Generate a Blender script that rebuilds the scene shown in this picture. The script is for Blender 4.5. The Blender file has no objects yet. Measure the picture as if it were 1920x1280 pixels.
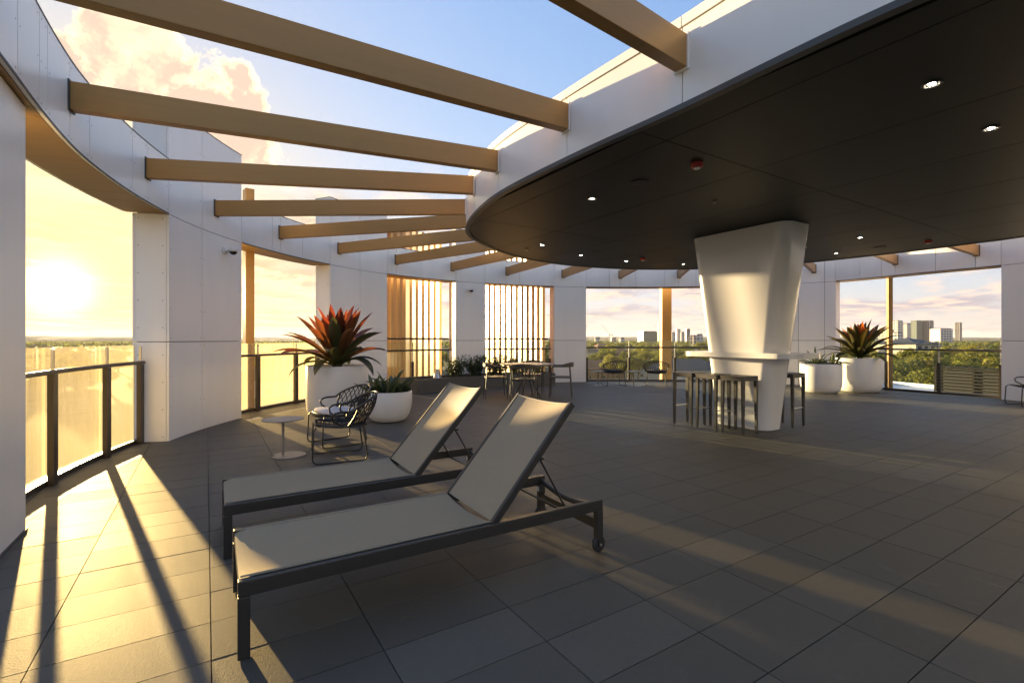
import bpy, math, random
from mathutils import Vector, Matrix
R = math.radians
sc = bpy.context.scene
COL = sc.collection
random.seed(7)

# ------------------------------------------------------------------ camera
F, H, V0 = 907.5, 1.24, 636.0            # focal length in px of a 1920 px wide picture, eye height, horizon row
cam_d = bpy.data.cameras.new('camera')
cam = bpy.data.objects.new('camera', cam_d); COL.objects.link(cam)
cam.location = (0, 0, H); cam.rotation_euler = (R(90), 0, 0)
cam_d.sensor_width = 36; cam_d.lens = F * 36 / 1920
cam_d.shift_y = -(640 - V0) / 1920
cam_d.clip_start = 0.05; cam_d.clip_end = 30000
sc.camera = cam

# ------------------------------------------------------------------ light
EXPOSURE = 3.05
SUN_EL, SUN_AZ = R(4.5), R(-43.2)        # azimuth from +Y towards +X
SUN = Vector((math.sin(SUN_AZ) * math.cos(SUN_EL), math.cos(SUN_AZ) * math.cos(SUN_EL), math.sin(SUN_EL)))
sun_d = bpy.data.lights.new('sun', 'SUN'); sun_d.energy = 3.2; sun_d.angle = R(0.7); sun_d.color = (1.0, 0.74, 0.40)
sun = bpy.data.objects.new('sun', sun_d); COL.objects.link(sun)
sun.rotation_euler = SUN.to_track_quat('Z', 'Y').to_euler(); sun.location = SUN * 60
sc.view_settings.view_transform = 'Standard'; sc.view_settings.look = 'None'
sc.view_settings.exposure = EXPOSURE; sc.view_settings.gamma = 1.0; sc.view_settings.use_curve_mapping = False
SKY_STRENGTH = 0.15
sc.cycles.diffuse_bounces = 6

class NT:
    """tiny node-graph helper"""
    def __init__(s, tree): s.t = tree; s.n = tree.nodes; s.l = tree.links
    def node(s, typ, **kw):
        n = s.n.new(typ)
        for k, v in kw.items(): setattr(n, k, v)
        return n
    def put(s, sock, v):
        if isinstance(v, bpy.types.NodeSocket): s.l.new(v, sock)
        elif v is not None:
            if hasattr(sock.default_value, '__len__') and not hasattr(v, '__len__'): v = (v,) * len(sock.default_value)
            if hasattr(sock.default_value, '__len__') and len(sock.default_value) == 4 and len(v) == 3: v = tuple(v) + (1,)
            sock.default_value = v
    def math(s, op, a, b=None, c=None, clamp=False):
        n = s.node('ShaderNodeMath', operation=op, use_clamp=clamp)
        for i, v in enumerate((a, b, c)):
            if v is not None: s.put(n.inputs[i], v)
        return n.outputs[0]
    def vec(s, op, a, b=None):
        n = s.node('ShaderNodeVectorMath', operation=op); s.put(n.inputs[0], a)
        if b is not None: s.put(n.inputs['Scale' if op == 'SCALE' else 1], b)
        return n.outputs['Value'] if op in ('DOT_PRODUCT', 'LENGTH') else n.outputs[0]
    def mix(s, fac, a, b, mode='MIX'):
        n = s.node('ShaderNodeMix', data_type='RGBA', blend_type=mode)
        s.put(n.inputs[0], fac); s.put(n.inputs[6], a); s.put(n.inputs[7], b); return n.outputs[2]
    def noise(s, vec, scale, detail=4, rough=.5, dist=0, col=False):
        n = s.node('ShaderNodeTexNoise'); s.put(n.inputs['Vector'], vec)
        for k, v in (('Scale', scale), ('Detail', detail), ('Roughness', rough), ('Distortion', dist)): s.put(n.inputs[k], v)
        return n.outputs['Color' if col else 'Fac']
    def ramp(s, x, a, b, smooth=True):
        n = s.node('ShaderNodeMapRange', interpolation_type='SMOOTHSTEP' if smooth else 'LINEAR')
        s.put(n.inputs[0], x); s.put(n.inputs[1], a); s.put(n.inputs[2], b); return n.outputs[0]

def build_world():
    w = bpy.data.worlds.new('World'); sc.world = w; w.use_nodes = True
    g = NT(w.node_tree); g.n.clear()
    out = g.node('ShaderNodeOutputWorld'); bg = g.node('ShaderNodeBackground')
    sky = g.node('ShaderNodeTexSky', sky_type='NISHITA', sun_disc=False)
    sky.sun_elevation = SUN_EL; sky.sun_rotation = SUN_AZ
    sky.altitude = 0; sky.air_density = 1.0; sky.dust_density = 1.2; sky.ozone_density = 2.5
    d = g.vec('NORMALIZE', g.node('ShaderNodeTexCoord').outputs['Generated'])
    sep = g.node('ShaderNodeSeparateXYZ'); g.put(sep.inputs[0], d)
    z = g.math('MAXIMUM', sep.outputs[2], 0.0)
    mu = g.math('MAXIMUM', g.vec('DOT_PRODUCT', d, tuple(SUN)), 0.0)
    k = 1.12 / SKY_STRENGTH / 2 ** EXPOSURE         # colours below are as they show in the picture
    def c(r, gg, b): return (r * k, gg * k, b * k)
    # the clear sky: Nishita, a little lifted
    base = g.mix(1.0, sky.outputs[0], SKY_GAIN, 'MULTIPLY')
    base = g.vec('DIVIDE', base, g.vec('ADD', g.vec('SCALE', base, .85 / k), (1, 1, 1)))   # the brightest parts roll off
    base = g.mix(1.0, base, g.mix(g.math('POWER', mu, 14.0), (1, 1, 1), (1.0, .82, .45)), 'MULTIPLY')     # dusty air reddens towards the sun
    # pale warm air low over the horizon, stronger towards the sun
    low = g.math('POWER', g.math('SUBTRACT', 1.0, z, clamp=True), 9.0)
    mu2 = g.math('POWER', mu, 6.0)
    base = g.mix(g.math('MULTIPLY', low, 0.85), base, g.mix(g.math('POWER', mu, 6.0), c(.90, .81, .73), c(1.25, .93, .40)))
    halo = g.math('POWER', mu, 26.0); core = g.math('POWER', mu, 1600.0)
    base = g.mix(halo, base, c(.28, .17, .0), 'ADD')
    # broken cloud sheets seen in perspective
    pz = g.math('ADD', z, 0.10)
    comb = g.node('ShaderNodeCombineXYZ')
    g.put(comb.inputs[0], g.math('DIVIDE', sep.outputs[0], pz)); g.put(comb.inputs[1], g.math('DIVIDE', sep.outputs[1], pz))
    n1 = g.noise(comb.outputs[0], 0.85, 9, .56, .35)
    n2 = g.noise(g.vec('ADD', comb.outputs[0], (3.1, 7.7, 1.3)), 1.5, 7, .55, .2)
    thick = g.math('ADD', g.math('MULTIPLY', n1, .72), g.math('MULTIPLY', n2, .28))
    thin = g.ramp(z, 0.20, 0.48)                                   # fewer clouds overhead
    m = g.ramp(thick, g.math('ADD', .43, g.math('MULTIPLY', thin, .22)), g.math('ADD', .57, g.math('MULTIPLY', thin, .22)))
    # shading of the clouds: lit edges towards the sun, mauve undersides
    n3 = g.noise(g.vec('ADD', comb.outputs[0], (SUN.x * .14, SUN.y * .14, 0)), 0.85, 9, .56, .35)
    lit = g.ramp(g.math('SUBTRACT', n1, n3), -.04, .05)
    warm = g.mix(mu2, c(1.08, .79, .62), c(1.45, 1.12, .62))
    shade = g.mix(mu2, c(.55, .48, .53), c(.86, .62, .33))
    cc = g.mix(lit, shade, warm)
    cc = g.mix(g.math('MULTIPLY', halo, .8), cc, c(.22, .14, .0), 'ADD')
    col = g.mix(g.math('MULTIPLY', m, .9), base, cc)
    # one tall cumulus standing to the right of the sun, above the terrace edge
    cdir = Vector(((300 - 960) / F, 1, (V0 - 205) / F)).normalized()
    right = Vector((cdir.y, -cdir.x, 0)).normalized(); up = right.cross(cdir)
    wob = g.vec('SCALE', g.vec('SUBTRACT', g.noise(d, 7.5, 8, .60, 0, True), (.5, .5, .5)), .26)
    dd = g.vec('ADD', d, wob)
    fx = g.vec('DOT_PRODUCT', dd, tuple(right)); fy = g.vec('DOT_PRODUCT', dd, tuple(up))
    def lobe(x0, y0, rx, ry):
        a = g.math('DIVIDE', g.math('SUBTRACT', fx, x0), rx); b = g.math('DIVIDE', g.math('SUBTRACT', fy, y0), ry)
        return g.math('SUBTRACT', 1.0, g.math('SQRT', g.math('ADD', g.math('MULTIPLY', a, a), g.math('MULTIPLY', b, b))))
    f = lobe(-.035, .075, .085, .075)
    for q in ((-.10, .01, .11, .065), (.055, -.005, .095, .075), (.13, -.055, .09, .06), (-.02, -.03, .15, .06)):
        f = g.math('MAXIMUM', f, lobe(*q))
    front = g.ramp(g.vec('DOT_PRODUCT', d, tuple(cdir)), .80, .86)
    cm = g.math('MULTIPLY', g.ramp(f, .0, .17), front)
    nn = g.noise(dd, 9.0, 6, .6, .2)
    edge = g.math('ADD', g.math('SUBTRACT', 1.0, g.ramp(f, .05, .42)), g.math('MULTIPLY', g.math('SUBTRACT', nn, .44), 3.4), clamp=True)
    cc2 = g.mix(edge, c(.90, .66, .50), c(1.7, 1.42, .86))
    col = g.mix(g.math('MULTIPLY', cm, .95), col, cc2)
    col = g.mix(core, col, c(3, 2.4, 1.2), 'ADD')
    g.put(bg.inputs[0], col); bg.inputs[1].default_value = SKY_STRENGTH
    g.l.new(bg.outputs[0], out.inputs[0])
SKY_GAIN = (.80, .84, 1.55)
build_world()

# ------------------------------------------------------------------ geometry helpers
class MB:
    """collects shapes into one mesh"""
    def __init__(s): s.v = []; s.f = []; s.m = []; s.sm = []
    def add(s, v, f, m=0, smooth=False):
        o = len(s.v); s.v += [tuple(p) for p in v]; s.f += [tuple(i + o for i in q) for q in f]
        s.m += [m] * len(f); s.sm += [smooth] * len(f); return s
    def box(s, x0, x1, y0, y1, z0, z1, m=0, M=None):
        v = [(x, y, z) for z in (z0, z1) for y in (y0, y1) for x in (x0, x1)]
        if M is not None: v = [M @ Vector(p) for p in v]
        return s.add(v, [(0, 2, 3, 1), (4, 5, 7, 6), (0, 1, 5, 4), (2, 6, 7, 3), (0, 4, 6, 2), (1, 3, 7, 5)], m)
    def prism(s, poly, z0, z1, m=0, smooth=False):
        n = len(poly); v = [(p[0], p[1], z0) for p in poly] + [(p[0], p[1], z1) for p in poly]
        s.add(v, [tuple(range(n - 1, -1, -1)), tuple(range(n, 2 * n))], m)
        return s.add(v, [(i, (i + 1) % n, n + (i + 1) % n, n + i) for i in range(n)], m, smooth)
    def loft(s, rings, m=0, smooth=True, cap=True, closed=True):
        n = len(rings[0]); v = [p for r in rings for p in r]; f = []
        for k in range(len(rings) - 1):
            for i in range(n if closed else n - 1):
                j = (i + 1) % n; f.append((k * n + i, k * n + j, (k + 1) * n + j, (k + 1) * n + i))
        s.add(v, f, m, smooth)
        if cap and closed:
            s.add(rings[0], [tuple(range(n - 1, -1, -1))], m); s.add(rings[-1], [tuple(range(n))], m)
        return s
    def lathe(s, prof, n=32, m=0, c=(0, 0), smooth=True):
        rings = [[(c[0] + r * math.cos(2 * math.pi * i / n), c[1] + r * math.sin(2 * math.pi * i / n), z) for i in range(n)] for r, z in prof]
        return s.loft(rings, m, smooth)
    def tube(s, path, r, n=8, m=0, closed=False, flat=1.0):
        P = [Vector(p) for p in path]; rings = []; prev = None
        for i, p in enumerate(P):
            if closed: t = (P[(i + 1) % len(P)] - P[i - 1])
            else: t = (P[min(i + 1, len(P) - 1)] - P[max(i - 1, 0)])
            t.normalize()
            a = prev - t * prev.dot(t) if prev is not None else (Vector((0, 0, 1)) - t * t.z if abs(t.z) < .95 else Vector((1, 0, 0)) - t * t.x)
            a.normalize(); prev = a; b = t.cross(a)
            rr = r[i] if hasattr(r, '__len__') else r
            rings.append([p + a * (rr * flat * math.cos(2 * math.pi * k / n)) + b * (rr * math.sin(2 * math.pi * k / n)) for k in range(n)])
        if closed: rings.append(rings[0])
        return s.loft(rings, m, True, not closed)
    def bar(s, p, q, w, h, m=0, w2=None, h2=None):
        """straight bar of rectangular section, w across (horizontal), h upward"""
        p, q = Vector(p), Vector(q); t = (q - p).normalized()
        up = Vector((0, 0, 1)) if abs(t.z) < .95 else Vector((1, 0, 0))
        a = t.cross(up).normalized(); b = a.cross(t)
        w2 = w2 or w; h2 = h2 or h
        r0 = [p + a * (w / 2 * i) + b * (h / 2 * j) for i, j in ((-1, -1), (1, -1), (1, 1), (-1, 1))]
        r1 = [q + a * (w2 / 2 * i) + b * (h2 / 2 * j) for i, j in ((-1, -1), (1, -1), (1, 1), (-1, 1))]
        return s.loft([r0, r1], m, False)
    def mesh(s, name):
        me = bpy.data.meshes.new(name); me.from_pydata(s.v, [], s.f)
        me.polygons.foreach_set('use_smooth', s.sm); me.polygons.foreach_set('material_index', s.m)
        me.update(); return me
    def build(s, name, mats, parent=None, bevel=0, **tags):
        return link(s.mesh(name), name, mats, parent, bevel, **tags)

def link(me, name, mats, parent=None, bevel=0, loc=None, rz=0, **tags):
    if mats is not None and not me.materials:
        for m in (mats if isinstance(mats, (list, tuple)) else [mats]): me.materials.append(m)
    o = bpy.data.objects.new(name, me); COL.objects.link(o)
    if parent is not None: o.parent = parent
    if loc is not None: o.location = loc; o.rotation_euler = (0, 0, rz)
    if bevel:
        b = o.modifiers.new('bevel', 'BEVEL'); b.width = bevel; b.segments = 2; b.limit_method = 'ANGLE'; b.angle_limit = R(40)
        b.harden_normals = False
    for k, v in tags.items(): o[k] = v
    return o

def thing(name, label, cat, loc=(0, 0, 0), rz=0, group=None):
    o = bpy.data.objects.new(name, None); COL.objects.link(o); o.empty_display_size = .1
    o.location = loc; o.rotation_euler = (0, 0, rz); o['label'] = label; o['category'] = cat
    if group: o['group'] = group
    return o

def dup(root, loc, rz, label=None, scale=None):
    def cp(o, par):
        c = o.copy(); COL.objects.link(c); c.parent = par
        for ch in o.children: cp(ch, c)
        return c
    r = cp(root, None); r.location = loc; r.rotation_euler = (0, 0, rz)
    if label: r['label'] = label
    if scale: r.scale = scale
    return r

def at(u, v, z=0.0):
    """the point of height z seen at pixel u, v"""
    y = F * (H - z) / (v - V0); return Vector(((u - 960) / F * y, y, z))
def at_y(u, y, v=None):
    return Vector(((u - 960) / F * y, y, 0 if v is None else H - (v - V0) / F * y))

# ------------------------------------------------------------------ materials
def mat(name, col, rough=.5, metal=0.0, spec=.5, var=0, vscale=3, bump=0, bscale=60, coat=0, rvar=0, objvar=0, stretch=None, emit=None, bdist=.002):
    m = bpy.data.materials.new(name); m.use_nodes = True; g = NT(m.node_tree); b = g.n['Principled BSDF']
    b.inputs['Roughness'].default_value = rough; b.inputs['Metallic'].default_value = metal
    b.inputs['Specular IOR Level'].default_value = spec; b.inputs['Coat Weight'].default_value = coat
    b.inputs['Coat Roughness'].default_value = .06
    co = g.node('ShaderNodeTexCoord').outputs['Object']
    if stretch: co = g.vec('MULTIPLY', co, stretch)
    c = col
    if var or rvar:
        n = g.noise(co, vscale, 6, .6, .3)
        if var: c = g.mix(n, tuple(x * (1 - var) for x in col), tuple(min(1, x * (1 + var)) for x in col))
        if rvar: g.put(b.inputs['Roughness'], g.math('ADD', rough - rvar / 2, g.math('MULTIPLY', n, rvar)))
    if objvar:
        oi = g.node('ShaderNodeObjectInfo').outputs['Random']
        c = g.mix(1.0, c, g.mix(oi, (1 - objvar,) * 3, (1 + objvar,) * 3), 'MULTIPLY')
    g.put(b.inputs['Base Color'], c)
    if bump:
        bn = g.node('ShaderNodeBump'); bn.inputs['Strength'].default_value = bump; bn.inputs['Distance'].default_value = bdist
        g.put(bn.inputs['Height'], g.noise(co, bscale, 5, .6)); g.l.new(bn.outputs[0], b.inputs['Normal'])
    if emit:
        b.inputs['Emission Color'].default_value = (*emit[0], 1); b.inputs['Emission Strength'].default_value = emit[1]
    return m

def glass_mat(name, dust, tint=(.90, .93, .90)):
    m = bpy.data.materials.new(name); m.use_nodes = True; g = NT(m.node_tree); g.n.clear()
    out = g.node('ShaderNodeOutputMaterial')
    tr = g.node('ShaderNodeBsdfTransparent'); tr.inputs[0].default_value = (*tint, 1)
    gl = g.node('ShaderNodeBsdfGlossy'); gl.inputs['Roughness'].default_value = .03
    lw = g.node('ShaderNodeLayerWeight'); lw.inputs[0].default_value = .5
    fr = g.math('ADD', .04, g.math('MULTIPLY', .9, g.math('POWER', lw.outputs['Facing'], 5.0)))
    s1 = g.node('ShaderNodeMixShader'); g.l.new(fr, s1.inputs[0]); g.l.new(tr.outputs[0], s1.inputs[1]); g.l.new(gl.outputs[0], s1.inputs[2])
    sh = s1.outputs[0]
    if dust:
        rf = g.node('ShaderNodeBsdfTranslucent'); rf.inputs[0].default_value = (.90, .80, .55, 1)  # dust itself is whitish; the gold of the lens flare is coloured into it
        di = g.node('ShaderNodeBsdfDiffuse'); di.inputs[0].default_value = (.6, .58, .54, 1)
        s3 = g.node('ShaderNodeMixShader'); s3.inputs[0].default_value = .3; g.l.new(rf.outputs[0], s3.inputs[1]); g.l.new(di.outputs[0], s3.inputs[2])
        co = g.node('ShaderNodeTexCoord').outputs['Object']
        n = g.noise(g.vec('MULTIPLY', co, (5, 5, .8)), 2.2, 6, .62, .5)
        s2 = g.node('ShaderNodeMixShader'); g.put(s2.inputs[0], g.math('MULTIPLY', g.math('ADD', .38, g.math('MULTIPLY', n, .45)), dust * 2))
        g.l.new(sh, s2.inputs[1]); g.l.new(s3.outputs[0], s2.inputs[2]); sh = s2.outputs[0]
    g.l.new(sh, out.inputs[0]); return m

M_PANEL = mat('white_aluminium_panel', (.90, .86, .795), .32, 0, .5, var=.06, vscale=1.2, rvar=.16, objvar=.035, bump=.07, bscale=1.3, bdist=.012, stretch=(3, 3, .45))
M_JOINT = mat('dark_joint', (.045, .045, .045), .7)
M_GOLD = mat('bronze_aluminium', (.40, .215, .06), .42, .15, .5, var=.12, vscale=1.6, stretch=(1, 22, 22), bump=.05, bscale=30)
M_FIN = mat('golden_fin', (.50, .31, .13), .42, .2, .5, var=.06)
M_SOFFIT = mat('dark_soffit', (.013, .0125, .011), .55, 0, .35, var=.12, vscale=1.1, objvar=.12)
M_LIP = mat('dark_edge_trim', (.075, .073, .068), .5)
M_GLOSSW = mat('gloss_white_gelcoat', (.76, .75, .72), .22, 0, .5, coat=.6, var=.02, vscale=2, bump=.04, bscale=3, bdist=.02)
M_RAIL = mat('dark_bronze_rail', (.06, .048, .036), .35, .4)
M_STEEL = mat('brushed_steel', (.55, .53, .50), .3, .9)
M_GLASS = glass_mat('balustrade_glass', .006)
M_DUSTY_FLARE = glass_mat('dusty_flare_tinted_glass', .21, (.95, .90, .74))  # dusty panes, with a gold tint added for the yellow of the flare
M_WHITE = mat('white_paint', (.78, .77, .75), .5, var=.03)
M_SCREW = mat('screw_head', (.20, .19, .18), .4, .6)

def tile_material():
    m = bpy.data.materials.new('grey_porcelain_tile'); m.use_nodes = True; g = NT(m.node_tree); b = g.n['Principled BSDF']
    geo = g.node('ShaderNodeNewGeometry'); pos = geo.outputs['Position']
    rnd = g.math('FRACT', g.math('ADD', g.node('ShaderNodeObjectInfo').outputs['Random'], geo.outputs['Random Per Island']))
    big = g.noise(pos, 1.1, 5, .6, .6); fine = g.noise(pos, 34, 6, .65)
    c = g.mix(big, (.072, .066, .052), (.112, .103, .082))
    c = g.mix(1.0, c, g.mix(rnd, (.82, .82, .82), (1.18, 1.17, 1.15)), 'MULTIPLY')
    c = g.mix(1.0, c, g.mix(fine, (.86, .86, .86), (1.14, 1.14, 1.14)), 'MULTIPLY')
    stain = g.ramp(g.noise(pos, 2.7, 7, .7, 1.2), .58, .76)
    c = g.mix(g.math('MULTIPLY', stain, .32), c, (.20, .19, .17))
    g.put(b.inputs['Base Color'], c)
    g.put(b.inputs['Roughness'], g.math('ADD', .48, g.math('ADD', g.math('MULTIPLY', big, .16), g.math('MULTIPLY', rnd, .08))))
    b.inputs['Specular IOR Level'].default_value = .42
    bn = g.node('ShaderNodeBump'); bn.inputs['Strength'].default_value = .8; bn.inputs['Distance'].default_value = .0016
    g.put(bn.inputs['Height'], g.math('ADD', g.noise(pos, 160, 4, .6), g.math('MULTIPLY', g.noise(pos, 60, 3, .5), .5)))
    g.l.new(bn.outputs[0], b.inputs['Normal']); return m
M_TILE = tile_material()
# ------------------------------------------------------------------ the oval: ring beam and canopy outlines in plan
RING_PTS = [(-2.74, 2.59), (-3.08, 3.13), (-3.42, 3.72), (-3.65, 4.2), (-3.95, 5.02), (-4.17, 5.89), (-4.27, 6.66), (-4.26, 7.64), (-4.14, 8.40),
            (-3.96, 9.17), (-3.69, 9.87), (-3.33, 10.61), (-2.9, 11.3), (-2.25, 12.05), (-1.5, 12.65), (-.73, 13.12), (.21, 13.6), (1.2, 13.92), (2.16, 14.08),
            (3.61, 14.15), (5.32, 14.0), (6.7, 13.65), (7.77, 13.15), (8.48, 12.68), (9.0, 11.80), (9.55, 10.8), (10.07, 10.0), (10.35, 8.9), (10.5, 7.0), (10.4, 4.8),
            (10.0, 2.4), (9.1, .1), (7.4, -1.9), (5.2, -3.0), (2.9, -2.9), (1.0, -2.2), (-.4, -1.1), (-1.35, .25), (-2.1, 1.5)]
CAN_PTS = [(1.82, 2.17), (1.53, 2.58), (1.12, 3.22), (.47, 4.14), (-.15, 5.15), (-.50, 6.08), (-.64, 6.72), (-.63, 7.2), (-.52, 7.66), (-.26, 8.36), (.09, 8.99),
           (.75, 9.7), (1.63, 10.24), (2.7, 10.57), (4.03, 10.55), (5.1, 10.2), (5.83, 9.7), (6.25, 9.28), (6.8, 8.61), (7.35, 7.75), (7.63, 7.2), (8.0, 5.6), (7.9, 3.9), (7.3, 2.2),
           (6.2, .9), (4.9, .25), (3.6, .45), (2.6, 1.2)]
class Loop:
    def __init__(s, pts, n=1440):
        P = [Vector(p) for p in pts]; N = len(P); raw = []
        for i in range(N):
            p0, p1, p2, p3 = P[i - 1], P[i], P[(i + 1) % N], P[(i + 2) % N]
            for k in range(24):
                t = k / 24
                raw.append(.5 * ((2 * p1) + (p2 - p0) * t + (2 * p0 - 5 * p1 + 4 * p2 - p3) * t * t + (3 * p1 - p0 - 3 * p2 + p3) * t ** 3))
        L = [0]
        for i in range(len(raw)): L.append(L[-1] + (raw[(i + 1) % len(raw)] - raw[i]).length)
        s.len = L[-1]; out = []; j = 0
        for i in range(n):
            d = s.len * i / n
            while L[j + 1] < d: j += 1
            f = (d - L[j]) / (L[j + 1] - L[j]); out.append(raw[j].lerp(raw[(j + 1) % len(raw)], f))
        for _ in range(60): out = [(out[i - 1] + 2 * out[i] + out[(i + 1) % n]) / 4 for i in range(n)]
        s.p = out; s.n = n; s.step = s.len / n
    def pt(s, d, off=0.0, z=0.0):
        """point at arc length d, off metres outwards"""
        x = d / s.len * s.n; i = math.floor(x); f = x - i
        p = s.p[i % s.n].lerp(s.p[(i + 1) % s.n], f); t = s.p[(i + 2) % s.n] - s.p[(i - 1) % s.n]
        nrm = Vector((-t.y, t.x)).normalized() * s.sign
        q = p + nrm * off; return Vector((q.x, q.y, z))
    sign = 1
    def tan(s, d):
        a = s.pt(d + .02) - s.pt(d - .02); return a.normalized()
    def at_u(s, u):
        """arc length where the sight line of picture column u meets the loop (far crossing)"""
        k = (u - 960) / F; best = None
        for i in range(s.n):
            a, b = s.p[i], s.p[(i + 1) % s.n]; fa, fb = a.x - k * a.y, b.x - k * b.y
            if fa * fb <= 0 and a.y > 0 and fa != fb:
                f = fa / (fa - fb); y = a.y + (b.y - a.y) * f
                if best is None or y > best[0]: best = (y, (i + f) * s.step)
        return best[1]
RING = Loop(RING_PTS); CAN = Loop(CAN_PTS)
for L in (RING, CAN):                       # outward normal away from the centre
    c = sum(L.p, Vector((0, 0))) / L.n; q = L.pt(1.0, .3)
    if (Vector((q.x, q.y)) - c).length < (Vector((L.pt(1.0).x, L.pt(1.0).y)) - c).length: L.sign = -1

def arc(mb, L, d0, d1, o0, o1, z0, z1, m=0, seg=.10):
    """solid that follows the loop from d0 to d1, between offsets o0, o1 and heights z0, z1"""
    n = max(1, int(abs(d1 - d0) / seg + .5)); rings = []
    for i in range(n + 1):
        d = d0 + (d1 - d0) * i / n; a, b = L.pt(d, o0), L.pt(d, o1)
        rings.append([(a.x, a.y, z0), (b.x, b.y, z0), (b.x, b.y, z1), (a.x, a.y, z1)])
    if L.sign * (d1 - d0) < 0: rings = [r[::-1] for r in rings]
    return mb.loft(rings, m, False)
ZF, ZT, ZP = 2.76, 3.42, 4.13              # ring soffit, ring top, pier top
ru = RING.at_u
GAP = .009

def screws(parent, rows):
    mb = MB()
    for p, nrm in rows:
        a = nrm.cross(Vector((0, 0, 1))).normalized(); b = Vector((0, 0, 1)); q = p + nrm * .0015
        mb.add([q + (a * math.cos(t) + b * math.sin(t)) * .0065 for t in [k * math.pi / 3 for k in range(6)]], [tuple(range(6))])
    return mb.build('screw_heads', M_SCREW, parent, kind='stuff')

PIER_LABELS = {}
def pier(da, db, joints, label, up=ZP, with_screws=False, mid=1.21):
    base = RING.pt((da + db) / 2, .24)
    t = thing('wall_pier', label, 'wall pier', base, 0, 'white panelled piers under the ring beam')
    def put(mb, name, m=M_PANEL):
        mb.v = [(v[0] - base.x, v[1] - base.y, v[2]) for v in mb.v]; return mb.build(name, m, t)
    put(arc(MB(), RING, da + .03, db - .03, .03, .357, 0, up - .012), 'core', M_JOINT)
    cuts = [da] + list(joints) + [db]; scr = []
    for a, b in zip(cuts, cuts[1:]):
        for z0, z1 in ((.004, mid - GAP / 2), (mid + GAP / 2, ZF - GAP / 2), (ZF + GAP / 2, up)):
            put(arc(MB(), RING, a + GAP / 2, b - GAP / 2, 0, .027, z0, z1), 'wall_panel')
            if with_screws:
                nz = max(2, int((z1 - z0) / .32) + 1)
                for e in (a + .045, b - .045):
                    p = RING.pt(e); n = RING.pt(e, -1) - p
                    for k in range(nz): scr.append((Vector((p.x, p.y, z0 + .04 + (z1 - z0 - .08) * k / (nz - 1))) - base + n * 0, n))
    for e, sg in ((da, 1), (db, -1)):
        for z0, z1 in ((.004, mid - GAP / 2), (mid + GAP / 2, ZF - GAP / 2), (ZF + GAP / 2, up)):
            lo, hi = (e, e + .028) if sg > 0 else (e - .028, e)
            put(arc(MB(), RING, lo, hi, .031, .361, z0, z1), 'reveal_panel')
        if with_screws:
            n = -RING.tan(e) * sg
            for o in (.065, .33):
                for k in range(9): p = RING.pt(e, o, .06 + k * .33); scr.append((p - base, n))
    for z0, z1 in ((.004, mid - GAP / 2), (mid + GAP / 2, ZF - GAP / 2), (ZF + GAP / 2, up)):
        put(arc(MB(), RING, da, db, .365, .39, z0, z1), 'outer_panel')
    put(arc(MB(), RING, da - .004, db + .004, -.004, .394, up + .001, up + .012), 'cap_flashing', M_LIP)
    if with_screws: screws(t, scr)
    return t
U = lambda *us: [ru(u) for u in us]
S0 = 0.0                                   # arc length starts at (-2.74, 2.59), runs clockwise
pier0_end = ru(0) + .30
PIERS = []
def P_(a, b, joints, label, **k):
    PIERS.append((a, b)); return pier(a, b, joints, label, **k)
P_(ru(316.5), ru(453), U(379), 'tall white panelled pier with a security camera beside the dusty golden glass', with_screws=True)
P_(ru(619), ru(726), U(675), 'white panelled pier behind the tallest round planter and red bromeliad', with_screws=True)
P_(ru(855), ru(909.5), [], 'narrow white pier between the two golden fin screens, with security camera')
P_(ru(1039), ru(1099), [], 'white pier between fin screen and the open city view by two woven chairs')
P_(ru(1455), ru(1567), U(1497, 1546), 'white panelled pier behind the gloss column and the two white planters')
P_(ru(1877), ru(1877) + 2.4, [ru(1877) + .95], 'white panelled pier, partly sunlit, beside the louvred roof screen view')
# piers out of the picture, on the near side of the oval
d_end = RING.len
P_(d_end - .55, d_end + .03, [], 'white pier with rounded corner at the start of the dusty glass balustrade', mid=1.30) if False else None

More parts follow.
